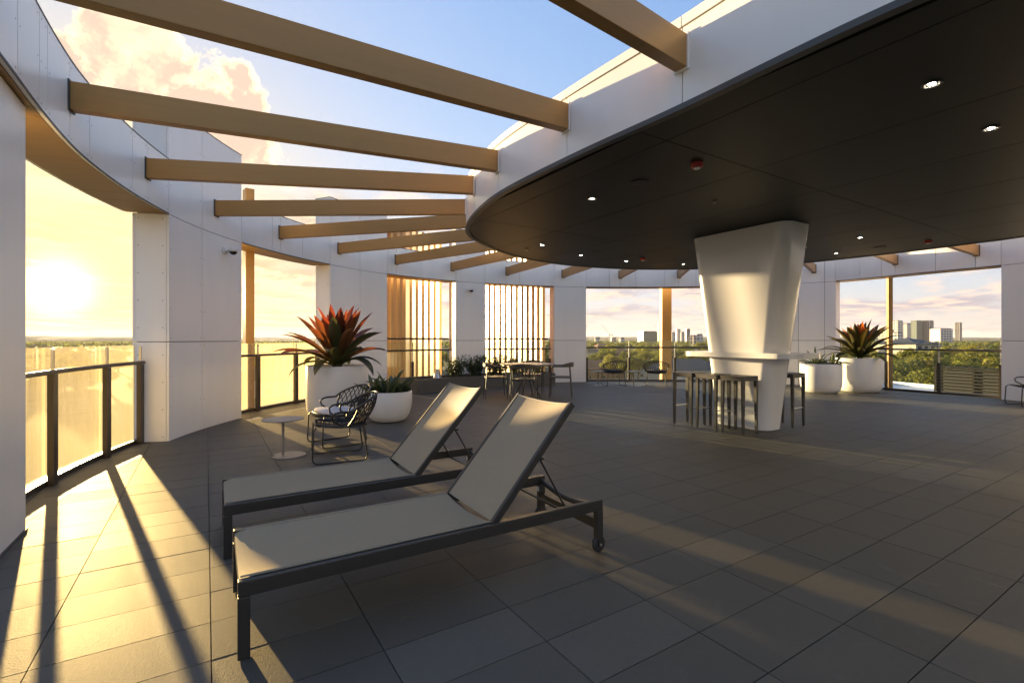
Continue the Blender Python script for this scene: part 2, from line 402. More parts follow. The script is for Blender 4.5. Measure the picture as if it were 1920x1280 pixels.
# the ring beam over the openings
ring_root = thing('ring_beam', 'white panelled oval ring beam with bronze underside, carrying the pergola beams', 'ring beam', (0, 0, 0))
JU = [33, 74, 89, 131, 168, 248.6, 275.5, 511, 526, 567.5, 743.5, 791, 848, 951, 974, 1143, 1163, 1192, 1246, 1273, 1305, 1400, 1612, 1653, 1678, 1754, 1829]
JD = [ru(u) for u in JU]
spans = []
order = sorted(PIERS)
for (a0, b0), (a1, b1) in zip(order, order[1:]): spans.append((b0, a1))
spans.append((order[-1][1], order[0][0] + RING.len))
ring_screws = []
for a, b in spans:
    arc(MB(), RING, a + .004, b - .004, .03, .452, ZF + .03, ZT - .012).build('core', M_JOINT, ring_root)
    js = sorted([d + k * RING.len for d in JD for k in (0, 1) if a + .12 < d + k * RING.len < b - .12])
    if b - a > 6:                          # the long part behind the viewer: joints every 1.2 m where none was read
        lo = js[0] if js else b
        js = [a + 1.2 * (k + 1) for k in range(int((lo - a) / 1.2) - 0)] + js
        js = [j for i, j in enumerate(js) if i == 0 or j - js[i - 1] > .05]
    for c0, c1 in zip([a] + js, js + [b]):
        arc(MB(), RING, c0 + GAP / 2, c1 - GAP / 2, 0, .027, ZF + .003, ZT).build('fascia_panel', M_PANEL, ring_root)
        arc(MB(), RING, c0 + GAP / 2, c1 - GAP / 2, .455, .48, ZF + .003, ZT).build('outer_panel', M_PANEL, ring_root)
        arc(MB(), RING, c0 + .003, c1 - .003, .031, .451, ZF, ZF + .026).build('soffit_panel', M_GOLD, ring_root)
        for e in (c0 + .04, c1 - .04):
            p = RING.pt(e); n = RING.pt(e, -1) - p
            if p.y < 9 and p.x < 0:
                for k in range(3): ring_screws.append((Vector((p.x, p.y, ZF + .05 + k * .28)), n))
    arc(MB(), RING, a + .003, b - .003, -.004, .484, ZT + .001, ZT + .012).build('cap_flashing', M_LIP, ring_root)
    arc(MB(), RING, a + .003, b - .003, -.006, -.0005, ZF - .004, ZF + .012).build('drip_edge', M_LIP, ring_root)
screws(ring_root, ring_screws)

# rounded near column under the ring, at the picture's left edge
def rounded_poly(hx, hy, r, n=6):
    out = []
    for sx, sy, a0 in ((1, 1, 0), (-1, 1, 90), (-1, -1, 180), (1, -1, 270)):
        for k in range(n + 1):
            a = R(a0 + 90 * k / n); out.append((sx * (hx - r) + r * math.cos(a), sy * (hy - r) + r * math.sin(a)))
    return out
nc = thing('corner_column', 'white round-cornered column beneath the bronze ring soffit beside the dusty golden glass', 'column', (-3.15, 2.84, 0), R(122))
MB().prism(rounded_poly(.33, .15, .06), .0, ZF - .012).build('shaft', M_PANEL, nc)
MB().prism(rounded_poly(.34, .16, .06), 0.0, .012).build('base_trim', M_LIP, nc)

# ------------------------------------------------------------------ canopy in the middle
can = thing('canopy_roof', 'large dark oval canopy ceiling with a white fascia band around it', 'canopy', (0, 0, 0))
ZC0, ZC1 = 2.80, 3.30
cu = {}
beam_ring = [ru(u) for u in (131, 275.5, 405, 526, 636, 743.5, 848, 951, 1056, 1163, 1273, 1380)] + [ru(u) for u in (1526, 1679, 1831)]
# two more beams towards the viewer, following the same spacing
beam_ring = [beam_ring[0] - 2 * 1.62 + RING.len, beam_ring[0] - 1.62 + RING.len] + beam_ring + [beam_ring[-1] + 1.62 * k for k in range(1, 7)]
def nearest(L, q):
    return min(range(L.n), key=lambda i: (L.p[i] - q).length_squared) * L.step
beam_can = []
for d in beam_ring:
    p = RING.pt(d); beam_can.append(nearest(CAN, Vector((p.x, p.y))))
ends = {0: (1.09, 3.17), 1: (.455, 4.12), 2: (-.16, 5.135), 3: (-.49, 5.95), 4: (-.66, 6.93), 5: (-.55, 7.7), 6: (-.2, 8.5), 7: (.25, 9.2)}
for k, q in ends.items(): beam_can[k] = nearest(CAN, Vector(q))
cuts = sorted(set(round(x % CAN.len, 3) for x in beam_can)); cuts.append(cuts[0] + CAN.len)
for a, b in zip(cuts, cuts[1:]):
    if b - a < .05: continue
    arc(MB(), CAN, a + .004, b - .004, -.02, 0, ZC0, ZC1).build('fascia_panel', M_PANEL, can)
    arc(MB(), CAN, a + .004, b - .004, -.02, .012, ZC1 + .006, ZC1 + .075).build('cap_panel', M_PANEL, can)
arc(MB(), CAN, 0, CAN.len, -.30, -.03, ZC0 + .002, ZC1 + .06).build('core', M_JOINT, can)
arc(MB(), CAN, 0, CAN.len, -.045, .012, ZF, ZC0 - .002).build('edge_trim', M_LIP, can)
def inset(L, o, step=12): return [tuple(L.pt(i * L.step, o))[:2] for i in range(0, L.n, step)]
MB().prism(inset(CAN, -.031), ZC0 + .062, ZC1 + .05).build('roof_deck', M_JOINT, can)
# the floor grid (also the grid of the ceiling panels)
TH, GX, GY, TA, TB = .56335, .61847, 1.23777, .58388, .29750
gi = Vector((math.cos(TH), math.sin(TH))); gj = Vector((-math.sin(TH), math.cos(TH)))
def clip(poly, conv):
    """Sutherland-Hodgman against a convex outline (counter-clockwise)"""
    out = poly
    for i in range(len(conv)):
        a, b = conv[i], conv[(i + 1) % len(conv)]; inp = out; out = []
        if not inp: break
        side = lambda p: (b[0] - a[0]) * (p[1] - a[1]) - (b[1] - a[1]) * (p[0] - a[0])
        for k in range(len(inp)):
            p, q = inp[k - 1], inp[k]; sp, sq = side(p), side(q)
            if (sp < 0) != (sq < 0):
                f = sp / (sp - sq); out.append((p[0] + (q[0] - p[0]) * f, p[1] + (q[1] - p[1]) * f))
            if sq >= 0: out.append(q)
    return out
def ccw(poly):
    a = sum(poly[i - 1][0] * poly[i][1] - poly[i][0] * poly[i - 1][1] for i in range(len(poly)))
    return poly if a > 0 else poly[::-1]
can_in = ccw(inset(CAN, -.05, 24))
o = Vector((1.195, 3.738))                 # a read corner of the ceiling grid
for i in range(-4, 9):
    for j in range(-4, 4):
        g0, g1 = .004, .004
        q = [o + gi * (1.18 * i + a) + gj * (2.95 * j + b) for a, b in ((g0, g1), (1.18 - g0, g1), (1.18 - g0, 2.95 - g1), (g0, 2.95 - g1))]
        c = clip([tuple(x) for x in q], can_in)
        if len(c) > 2: MB().prism(ccw(c), ZF + .012, ZF + .032).build('soffit_panel', M_SOFFIT, can)
MB().prism(inset(CAN, -.046), ZF + .036, ZC0 + .05).build('soffit_backing', M_JOINT, can)

# ------------------------------------------------------------------ pergola beams
for k, (d, c) in enumerate(zip(beam_ring, beam_can)):
    a = RING.pt(d, -.003, 3.13); b = CAN.pt(c, .006, 3.13)
    if k > 16 and (a - b).length > 5.5: continue
    mid = (a + b) / 2; L2 = (b - a).length / 2; ang = math.atan2((b - a).y, (b - a).x)
    seen = k < 17
    t = thing('pergola_beam', 'bronze box beam spanning from the white ring beam to the dark canopy', 'beam', (mid.x, mid.y, 3.02), ang, 'bronze pergola beams radiating around the canopy')
    MB().box(-L2 + .012, L2 - .012, -.045, .045, 0, .215).build('beam_box', M_GOLD, t, bevel=.004)
    for e in (-1, 1): MB().box(min(e * L2, e * (L2 - .0118)), max(e * L2, e * (L2 - .0118)), -.056, .056, -.012, .227).build('end_plate', M_PANEL if e > 0 else M_LIP, t)
# ------------------------------------------------------------------ floor: slab and tiles
slab_out = ccw(inset(RING, .50, 18))
MB().prism(slab_out, -.60, -.0235).build('floor', M_JOINT, None, kind='structure')
floor_o = bpy.data.objects['floor']
tile_me = MB().box(-TA / 2 + .0022, TA / 2 - .0022, -TB / 2 + .0022, TB / 2 - .0022, -.018, 0).mesh('floor_tile')
tile_me.materials.append(M_TILE)
full = []; cut = []
for i in range(-14, 26):
    for j in range(-16, 52):
        c = Vector((GX, GY)) + gi * (TA * (i + .5)) + gj * (TB * (j + .5))
        q = [tuple(c + gi * (a * (TA / 2 - .0022)) + gj * (b * (TB / 2 - .0022))) for a, b in ((-1, -1), (1, -1), (1, 1), (-1, 1))]
        w = clip(q, slab_out)
        if len(w) < 3: continue
        vis = c.y > 1.2 and abs(c.x / max(c.y, .1)) < 1.12
        whole = all(any((Vector(p) - Vector(r)).length < 1e-6 for r in w) for p in q)
        (full if whole else cut).append((1 / max(c.y, .2) ** 3 if vis else 0, c, w))
full.sort(key=lambda t: -t[0])
for k, (s, c, w) in enumerate(full[:300]):
    dz = random.uniform(-.0006, .0006)
    o = link(tile_me, 'floor_tile', None, floor_o, loc=(c.x, c.y, dz), rz=TH)
mb = MB()
for s, c, w in full[300:] + cut: mb.prism(ccw([tuple(p) for p in w]), -.018, random.uniform(-.0006, .0006))
mb.build('floor_tiles_beyond', M_TILE, floor_o, kind='stuff')

# ------------------------------------------------------------------ balustrades
def balustrade(da, db, off, posts, label, glass, z_rail=.965, z_glass=1.17, double=False, full=False):
    base = RING.pt((da + db) / 2, off)
    t = thing('glass_balustrade', label, 'balustrade', base, 0, 'glass balustrades in the openings')
    def put(mb, name, m, par=None, **k):
        mb.v = [(v[0] - base.x, v[1] - base.y, v[2]) for v in mb.v]; return mb.build(name, m, par or t, **k)
    put(arc(MB(), RING, da + .005, db - .005, off + .03, off + .09, .004, .05), 'base_channel', M_RAIL)
    ps = [da + .05] + posts + [db - .05]
    for a, b in zip(ps, ps[1:]):
        put(arc(MB(), RING, a + .012, b - .012, off + .054, off + .066, .06, z_glass), 'glass_pane', glass)
    for d in ps:
        p = RING.pt(d, off); n = (RING.pt(d, off + 1) - p); tg = RING.tan(d); ang = math.atan2(tg.y, tg.x)
        M = Matrix.Translation(p) @ Matrix.Rotation(ang, 4, 'Z')
        h = z_rail - .02
        po = put(MB().box(-.04 if full else -.03, .04 if full else .03, -.022, .022, .003, h - .002 if full else h * .72, 0, M), 'post', M_RAIL)
        if full: put(MB().box(-.03, .03, -.03, .03, h - .0015, h + .0015, 0, M), 'saddle', M_STEEL, par=po)
        if not full: put(MB().box(-.013, .013, -.012, .012, h * .72 + .001, z_rail - .02, 0, M), 'post_stem', M_STEEL, par=po)
        put(MB().box(-.012, .012, -.010, .010, z_rail + .022, z_glass - .01, 0, M), 'post_tip', M_STEEL, par=po)
    n = max(4, int((db - da) / .15))
    put(MB().tube([RING.pt(da + .02 + (db - da - .04) * i / n, off - .02, z_rail) for i in range(n + 1)], .021, 10), 'handrail', M_RAIL)
    if double:
        put(MB().tube([RING.pt(da + .02 + (db - da - .12) * i / n, off - .02, z_rail + .29) for i in range(n + 1)], .021, 10), 'upper_handrail', M_RAIL)
        for d in ps[1:]:
            a = RING.pt(d, off - .02, z_rail + .02); put(MB().tube([a, a + Vector((0, 0, .26))], .009, 6), 'rail_stay', M_RAIL)
    return t
d0 = RING.len - .25
def near_d(u, y):                           # arc length nearest to a post read at column u, depth y
    p = at_y(u, y); return nearest(RING, Vector((p.x, p.y)))
balustrade(.55, ru(316.5) - .02, .27, [near_d(112, 4.14), near_d(205, 5.07)], 'dusty sunlit glass balustrade with flare gold tinted into it, below the low sun', M_DUSTY_FLARE, full=True)
balustrade(ru(453) + .02, ru(619) - .02, .27, [near_d(488, 8.4), near_d(549, 9.4)], 'glass balustrade with dark rail behind the tallest round planter', M_DUSTY_FLARE, full=True)
balustrade(ru(726) + .02, ru(855) - .02, .20, [ru(782)], 'double-railed glass balustrade before the fins, left of the trough shrubs', M_GLASS, double=True)
balustrade(ru(909.5) + .02, ru(1039) - .02, .20, [ru(968)], 'double-railed glass balustrade before the fins, behind the dining table', M_GLASS, double=True)
a5, b5 = ru(1099), ru(1455)
balustrade(a5 + .02, b5 - .02, .20, [a5 + (b5 - a5) * k / 4 for k in (1, 2, 3)], 'long glass balustrade behind two woven chairs, overlooking the trees', M_GLASS, z_rail=1.0, z_glass=1.2)
a6, b6 = ru(1567), ru(1877)
balustrade(a6 + .02, b6 - .02, .20, [a6 + (b6 - a6) * .33, a6 + (b6 - a6) * .66], 'glass balustrade beside the white planters, overlooking towers and the louvred roof screen', M_GLASS, z_rail=1.0, z_glass=1.2)

# ------------------------------------------------------------------ golden fins and posts outside the openings
def fin_screen(da, db, label):
    base = RING.pt((da + db) / 2, .95)
    t = thing('fin_screen', label, 'screen', (base.x, base.y, -.6), 0, 'golden fin screens outside the openings')
    n = int((db - da) / .15)
    for i in range(n + 1):
        d = da + (db - da) * i / n; p = RING.pt(d, .95); tg = RING.pt(d, 1.95) - p
        ang = math.atan2(tg.y, tg.x)
        M = Matrix.Translation((p.x - base.x, p.y - base.y, 0)) @ Matrix.Rotation(ang, 4, 'Z')
        MB().box(-.14, .11, -.038, .038, .02, 4.72, 0, M).build('fin', M_FIN, t)
    for z in (.10, 4.5):
        mb = arc(MB(), RING, da, db, 1.065, 1.10, z, z + .09); mb.v = [(v[0] - base.x, v[1] - base.y, v[2]) for v in mb.v]
        mb.build('carrier_rail', M_FIN, t)
fin_screen(ru(700), ru(852), 'screen of vertical golden fins beside the pier with the red bromeliad')
fin_screen(ru(893), ru(1036), 'screen of vertical golden fins behind the round dining table')
def gold_post(u, y, w, dpt, label, z1=4.0):
    p = at_y(u, y); t = thing('facade_post', label, 'post', (p.x, p.y, -.6), math.atan2(p.y, p.x) - R(90) + .25)
    MB().box(-w / 2, w / 2, -dpt / 2, dpt / 2, 0, z1 + .6).build('post_box', M_GOLD, t, bevel=.006)
    MB().box(-w / 2 - .02, w / 2 + .02, -dpt / 2 - .02, dpt / 2 + .02, -.02, -.001).build('foot_plate', M_LIP, t)
gold_post(466, 8.45, .14, .20, 'bronze post outside the dusty glass, between the two tallest piers', 3.85)
gold_post(1248, 15.4, .30, .30, 'wide bronze post outside the opening behind the woven chairs')
gold_post(1668, 12.5, .10, .16, 'slim bronze post outside the opening with the tower view')
# slab edge under the outside posts and fins
mb = arc(MB(), RING, 0, RING.len, .505, 1.30, -1.0, -.62); mb.build('slab_edge', M_JOINT, None, kind='structure')
# ------------------------------------------------------------------ furniture materials
M_FRAME = mat('charcoal_powder_coat', (.026, .0235, .020), .42, 0, .5, bump=.06, bscale=400, bdist=.0004)
M_SLING = mat('taupe_sling_mesh', (.34, .268, .17), .72, 0, .25, var=.22, vscale=45, stretch=(1, 12, 1), bump=.6, bscale=260, bdist=.0006)
M_PIPING = mat('sling_piping', (.27, .23, .17), .7)
M_RUBBER = mat('black_rubber', (.02, .02, .02), .6)
M_TAG = mat('care_tag', (.75, .75, .75), .6)
M_ROPE = mat('charcoal_rope', (.035, .031, .029), .8, 0, .25, bump=.4, bscale=500, bdist=.001)
M_CUSHION = mat('pale_cushion', (.62, .58, .56), .85, 0, .2, var=.05, vscale=12, bump=.15, bscale=300)
M_DARKCUSH = mat('dark_cushion', (.035, .033, .032), .85)
M_TABLE = mat('taupe_table', (.23, .205, .185), .5, bump=.05, bscale=200)
M_STOOL = mat('bronze_grey_stool', (.05, .045, .038), .45)
M_POT = mat('white_planter', (.74, .73, .71), .42, 0, .45, var=.03, vscale=3, bump=.05, bscale=20)
M_SOIL = mat('soil', (.045, .032, .022), .95, bump=.8, bscale=40, bdist=.02)
M_TROUGH = mat('dark_trough', (.085, .083, .076), .55, var=.08)
M_TTOP = mat('grey_table_top', (.20, .185, .165), .45)

def sling(mb, x0, x1, y0, y1, zf, sag, nx=24, ny=12, curl=0):
    """woven sheet that sags between its side rails; zf(x) is the height along the rails"""
    rows = []
    for i in range(nx + 1):
        x = x0 + (x1 - x0) * i / nx; r = []
        for j in range(ny + 1):
            t = j / ny; y = y0 + (y1 - y0) * t
            r.append((x - curl * 4 * t * (1 - t) * (1 if i == 0 else max(0, 1 - i / 3)) * -1, y, zf(x) - sag * 4 * t * (1 - t) * min(1, .35 + .65 * i / 3)))
        rows.append(r)
    n = ny + 1; v = [p for r in rows for p in r]
    f = [(i * n + j, (i + 1) * n + j, (i + 1) * n + j + 1, i * n + j + 1) for i in range(nx) for j in range(ny)]
    mb.add(v, f, 0, True)
    mb.add([(p[0], p[1], p[2] - .004) for p in v], [q[::-1] for q in f], 0, True); return mb

def make_lounger(label, loc, rz):
    t = thing('sun_lounger', label, 'sun lounger', loc, rz, 'sun loungers side by side on the tiles')
    W, Ln, zt, rh, rw = .62, 1.86, .305, .062, .034
    for y in (0, W - rw):
        MB().box(0, Ln, y, y + rw, zt - rh, zt).build('side_rail', M_FRAME, t, bevel=.004)
        MB().box(-.001, .043, y - .001, y + rw + .010 if y == 0 else y + rw + .001, 0.002, zt - rh - .0005).build('leg', M_FRAME, t, bevel=.003)
        lg = MB().box(Ln - .045, Ln + .001, y - .001, y + rw + .001, .075, zt - rh - .0005).build('leg', M_FRAME, t, bevel=.003)
        # castor wheel with fork
        wx = Ln - .022; wy = y + rw / 2
        wh = thing_part('castor_wheel', t)
        ring = []
        for r, yy in ((.018, -.0125), (.042, -.0125), (.047, -.007), (.047, .007), (.042, .0125), (.018, .0125)):
            ring.append([(wx + r * math.cos(2 * math.pi * k / 24), wy - (.001 if y == 0 else -.001) + yy, .047 + r * math.sin(2 * math.pi * k / 24)) for k in range(24)])
        mb = MB().loft(ring, 0, True)
        w_o = mb.build('castor_wheel', M_RUBBER, t)
        MB().tube([(wx, wy - .026, .047), (wx, wy + .026, .047)], .007, 8).build('axle', M_STEEL, w_o)
        MB().box(wx - .014, wx + .014, wy - .022, wy - .0145, .035, .078).box(wx - .014, wx + .014, wy + .0145, wy + .022, .035, .078).build('fork', M_FRAME, w_o)
    MB().box(.004, .034, rw, W - rw, zt - .05, zt - .022).build('end_bar', M_FRAME, t)
    MB().box(1.135, 1.16, rw, W - rw, zt - .058, zt - .03).build('cross_bar', M_FRAME, t)
    MB().box(Ln - .040, Ln - .015, rw, W - rw, .135, .19).build('rear_stretcher', M_FRAME, t)
    n = 12
    MB().tube([(Ln - .03, rw + (W - 2 * rw) * i / n, zt - .03 - .045 * 4 * (i / n) * (1 - i / n)) for i in range(n + 1)], .012, 8, flat=1.4).build('bowed_bar', M_FRAME, t)
    e = .012
    sl = sling(MB(), .006, 1.125, rw - e + .004, W - rw + e - .004, lambda x: zt + .004 - .02 * max(0, 1 - x / .05) ** 2, .028).build('seat_sling', M_SLING, t)
    for y in (rw + .006, W - rw - .006): MB().tube([(.01, y, zt + .003), (1.125, y, zt + .003)], .004, 6).build('piping', M_PIPING, sl)
    # backrest, hinged at x = 1.13 and raised 48 degrees
    hx, hz, a, Lb = 1.145, zt - .005, R(48.5), .755
    ux, uz = math.cos(a), math.sin(a)
    B = lambda s, y, n=0: (hx + ux * s - uz * n, y, hz + uz * s + ux * n)
    b = MB()
    bk = MB()
    nx, ny = 20, 12; v = []
    for i in range(nx + 1):
        for j in range(ny + 1):
            tt = j / ny; v.append(B(Lb * i / nx, rw + .002 + (W - 2 * rw - .004) * tt, .012 - .026 * 4 * tt * (1 - tt)))
    m = ny + 1; f = [(i * m + j, i * m + j + 1, (i + 1) * m + j + 1, (i + 1) * m + j) for i in range(nx) for j in range(ny)]
    bk.add(v, [q[::-1] for q in f], 0, True); bk.add([(p[0] + uz * .004, p[1], p[2] - ux * .004) for p in v], f, 0, True)
    bo = bk.build('back_sling', M_SLING, t)
    n = 12
    MB().tube([B(Lb, rw + .002 + (W - 2 * rw - .004) * i / n, .012 - .026 * 4 * (i / n) * (1 - i / n)) for i in range(n + 1)], .006, 6).build('piping', M_PIPING, bo)
    for y in (rw - .012, W - rw - .012):
        q = [B(0, y, -.022), B(0, y + .024, -.022), B(0, y + .024, .016), B(0, y, .016)]
        q2 = [B(Lb + .012, y, -.022), B(Lb + .012, y + .024, -.022), B(Lb + .012, y + .024, .016), B(Lb + .012, y, .016)]
        MB().loft([q, q2], 0, False).build('back_rail', M_FRAME, t, bevel=.003)
        yy = y + .012 + (.022 if y < .3 else -.022)
        MB().tube([B(.42, yy, -.02), (hx + .50, yy, zt - .055)], .006, 8).build('prop_strut', M_FRAME, t)
        MB().lathe([(.004, -.006), (.013, -.004), (.013, .004), (.004, .006)], 10).build('pivot_knob', M_STEEL, t).location = B(.42, yy, -.03)
    MB().tube([(hx + .50, rw + .01, zt - .055), (hx + .50, W - rw - .01, zt - .055)], .006, 8).build('prop_bar', M_FRAME, t)
    MB().tube([B(.42, rw, -.045), B(.42, W - rw, -.045)], .007, 8).build('back_tie', M_FRAME, t)
    MB().box(Ln - .048, Ln - .0462, W - rw + .004, W - .004, .20, .232).build('care_tag', M_TAG, t)
    return t
def thing_part(*a): return None
lounger_rz = R(31.4)
make_lounger('near taupe sling lounger with sunlight across its foot end, farther from the planters', (-1.055, 1.862, 0), lounger_rz)
make_lounger('taupe sling lounger whose raised backrest top catches the sun, next to the woven chairs', (-1.622, 2.722, 0), lounger_rz)

# ------------------------------------------------------------------ woven rope lounge chair (faces +x)
def make_chair(label, loc, rz, cushion, name='woven_chair'):
    t = thing(name, label, 'chair', loc, rz, 'woven rope lounge chairs')
    fr = M_FRAME
    zs = .36
    for s in (-1, 1):                       # sled frame of each side: front leg, floor runner, rear leg
        y = s * .245
        path = [(.24, s * .235, zs + .005), (.262, s * .245, zs - .02), (.275, y, .06), (.262, y, .022), (.235, y, .010), (-.20, y, .010), (-.232, y, .022), (-.245, y, .06), (-.21, s * .22, zs - .03), (-.20, s * .215, zs)]
        MB().tube(path, .0085, 8).build('sled_leg', fr, t)
    # seat rim
    rim = []
    for k in range(36):
        a = 2 * math.pi * k / 36; ca, sa = math.cos(a), math.sin(a)
        x = .255 * math.copysign(abs(ca) ** .55, ca); y = .255 * math.copysign(abs(sa) ** .55, sa)
        rim.append(Vector((x - .0, y * (1 - .10 * (x < 0) * abs(x) / .25), zs + .02 * (x > 0) * x / .25)))
    MB().tube(rim, .0105, 8, closed=True).build('seat_rim', fr, t)
    sw = MB()
    def rimy(x):                            # half width of the seat at x
        c = min(1, abs(x) / .255); sa = (1 - c ** (1 / .55 * 2)) if c < 1 else 0
        return .255 * max(0, sa) ** (.55 / 2) * (1 - .10 * (x < 0) * abs(x) / .25)
    def sag(x, y): return zs + .02 * max(0, x) / .25 - .03 * (1 - (x / .26) ** 2) * (1 - (y / .26) ** 2)
    for k in range(12):
        x = -.23 + .46 * k / 11; w = rimy(x); sw.tube([(x, w * q, sag(x, w * q)) for q in (-1, -.6, -.2, .2, .6, 1)], .0065, 5)
    for k in range(8):
        y = -.22 + .44 * k / 7; sw.tube([(x, y * (1 - .1 * (x < 0) * abs(x) / .25), sag(x, y) + (.008 if k % 2 else -.004)) for x in (-.245, -.15, -.05, .05, .15, .245)], .0065, 5)
    sw.build('woven_seat', M_ROPE, t)
    # top rail: arm - back - arm
    NA = 40; top = []; low = []
    for k in range(NA + 1):
        q = k / NA; a = R(-112 + 224 * q)   # 0 = straight back
        back = math.cos(a)
        x = -.10 - .27 * math.cos(a) if abs(a) < R(90) else -.10 + .30 * (abs(a) - R(90))
        y = .325 * math.sin(max(-R(90), min(R(90), a)))
        z = .52 + .155 * max(0, math.cos(a)) ** .8
        top.append(Vector((x, y, z)))
        lx = -.02 - .215 * math.cos(a); ly = .235 * math.sin(a); low.append(Vector((lx, ly, zs + .005)))
    mb = MB().tube(top, .0115, 8); mb.build('arm_rail', fr, t)
    for s in (0, 1):
        e = top[-1] if s else top[0]; sy = 1 if s else -1
        MB().tube([e, (e.x + .05, e.y, e.z - .01), (e.x + .085, e.y - sy * .01, e.z - .04), (e.x + .075, e.y - sy * .03, e.z - .085), (.03, sy * .262, zs + .03), (-.03, sy * .245, zs + .005)], .0105, 8).build('arm_loop', fr, t)
    wv = MB(); M0, M1 = 6, NA - 6
    def P(k, h):
        k = max(0, min(NA, k)); i = int(k); f = k - i; j = min(NA, i + 1)
        a = top[i].lerp(top[j], f); b = low[i].lerp(low[j], f); m = a.lerp(b, .5) + (a + b - Vector((0, 0, (a + b).z))) * .0
        bul = Vector((m.x + .05, m.y, 0)).normalized() * (.035 * 4 * h * (1 - h))
        return b.lerp(a, h) + bul
    for k in range(M0 - 4, M1 + 5, 2):
        for s in (-1, 1):
            pts = []
            for q in range(7):
                h = q / 6; kk = k + s * 4.5 * (h - .5)
                if M0 <= kk <= M1: pts.append(P(kk, h) + Vector((0, 0, 0)))
            if len(pts) > 1: wv.tube(pts, .0052, 5)
    for h in (.06,): wv.tube([P(M0 + (M1 - M0) * i / 24, h) for i in range(25)], .009, 5)
    wv.build('woven_back', M_ROPE, t)
    for k in (M0, M1): MB().tube([P(k, h / 4) for h in range(5)], .010, 8).build('back_upright', fr, t)
    if cushion:
        prof = []
        def cr(s, z): return [(.012 + p.x * s, p.y * s, z + .018 * max(0, p.x) / .25) for p in rim]
        MB().loft([cr(.80, zs - .012), cr(.90, zs + .002), cr(.925, zs + .022), cr(.90, zs + .042), cr(.75, zs + .052), cr(.3, zs + .055)], 0, True).build('seat_cushion', cushion, t)
    return t
make_chair('bare dark woven chair without cushion beside the taupe side table', (-1.80, 5.08, 0), R(203), None)
make_chair('dark woven chair with pale seat cushion, between tall white planter and side table', (-2.08, 5.79, 0), R(221), M_CUSHION)
make_chair('dark woven chair by the glass, back to the terrace, beside the white pier', (2.72, 12.95, 0), R(96), M_DARKCUSH)
make_chair('dark woven chair by the glass balustrade, turned towards the wide bronze post', (3.83, 12.85, 0), R(72), M_DARKCUSH)
make_chair('dark woven chair against the sunlit white pier past the louvred roof screen view', (9.62, 8.95, 0), R(160), None)

# ------------------------------------------------------------------ side tables
def make_side_table(label, loc, rz):
    t = thing('side_table', label, 'table', loc, rz, 'round pedestal side tables')
    MB().lathe([(.19, .384), (.205, .388), (.207, .392), (.203, .396), (.19, .3965)], 40, c=(-.055, 0)).build('table_top', M_TABLE, t)
    MB().lathe([(.0135, .0085), (.0135, .383)], 16, c=(-.055, 0)).build('pole', M_TABLE, t)
    # foot disc with a round bite out of its edge
    pts = []; cx, r = -.17, .05
    for k in range(64):
        a = 2 * math.pi * k / 64 - math.pi; p = Vector((.17 * math.cos(a), .17 * math.sin(a)))
        d = p - Vector((cx, 0))
        if d.length < r: p = Vector((cx, 0)) + d.normalized() * r if d.length > .002 else Vector((cx + r, 0))
        pts.append((p.x, p.y))
    pts = [(x if abs(y) > .044 or x > 0 else cx + math.sqrt(max(0, r * r - y * y)), y) for x, y in pts]
    MB().prism(pts, .001, .009).build('foot_disc', M_TABLE, t)
    return t
make_side_table('small round taupe side table with a notched foot beside the bare woven chair', (-2.385, 5.17, 0), R(20))
make_side_table('small round side table by the glass, between white pier and woven chair', (2.35, 12.95, 0), R(30))
make_side_table('small round side table by the glass, between the two woven chairs', (3.28, 12.85, 0), R(10))

# ------------------------------------------------------------------ the gloss column with its bar top
cc = Vector((3.37, 6.92)); cang = math.atan2(-.847, .532)
bar = thing('bar_column', 'flared gloss white column with a bar counter wrapped around it', 'column', (cc.x, cc.y, 0), cang)
def rr(hx, hy, r, z, n=10): return [(x, y, z) for x, y in rounded_poly(hx, hy, r, n)]
rings = []
for k in range(15):
    q = k / 14; z = .004 + (ZF - .008) * q
    rings.append(rr(.40 + .34 * q ** 1.05, .22 + .11 * q, .15 + .03 * q, z))
MB().loft(rings, 0, True).build('shaft', M_GLOSSW, bar)
MB().prism(rounded_poly(.408, .228, .155, 10), .0, .010).build('base_trim', M_LIP, bar)
co = MB().prism(rounded_poly(.88, .42, .26, 12), .99, 1.058).build('bar_counter', M_GLOSSW, bar, bevel=.008)

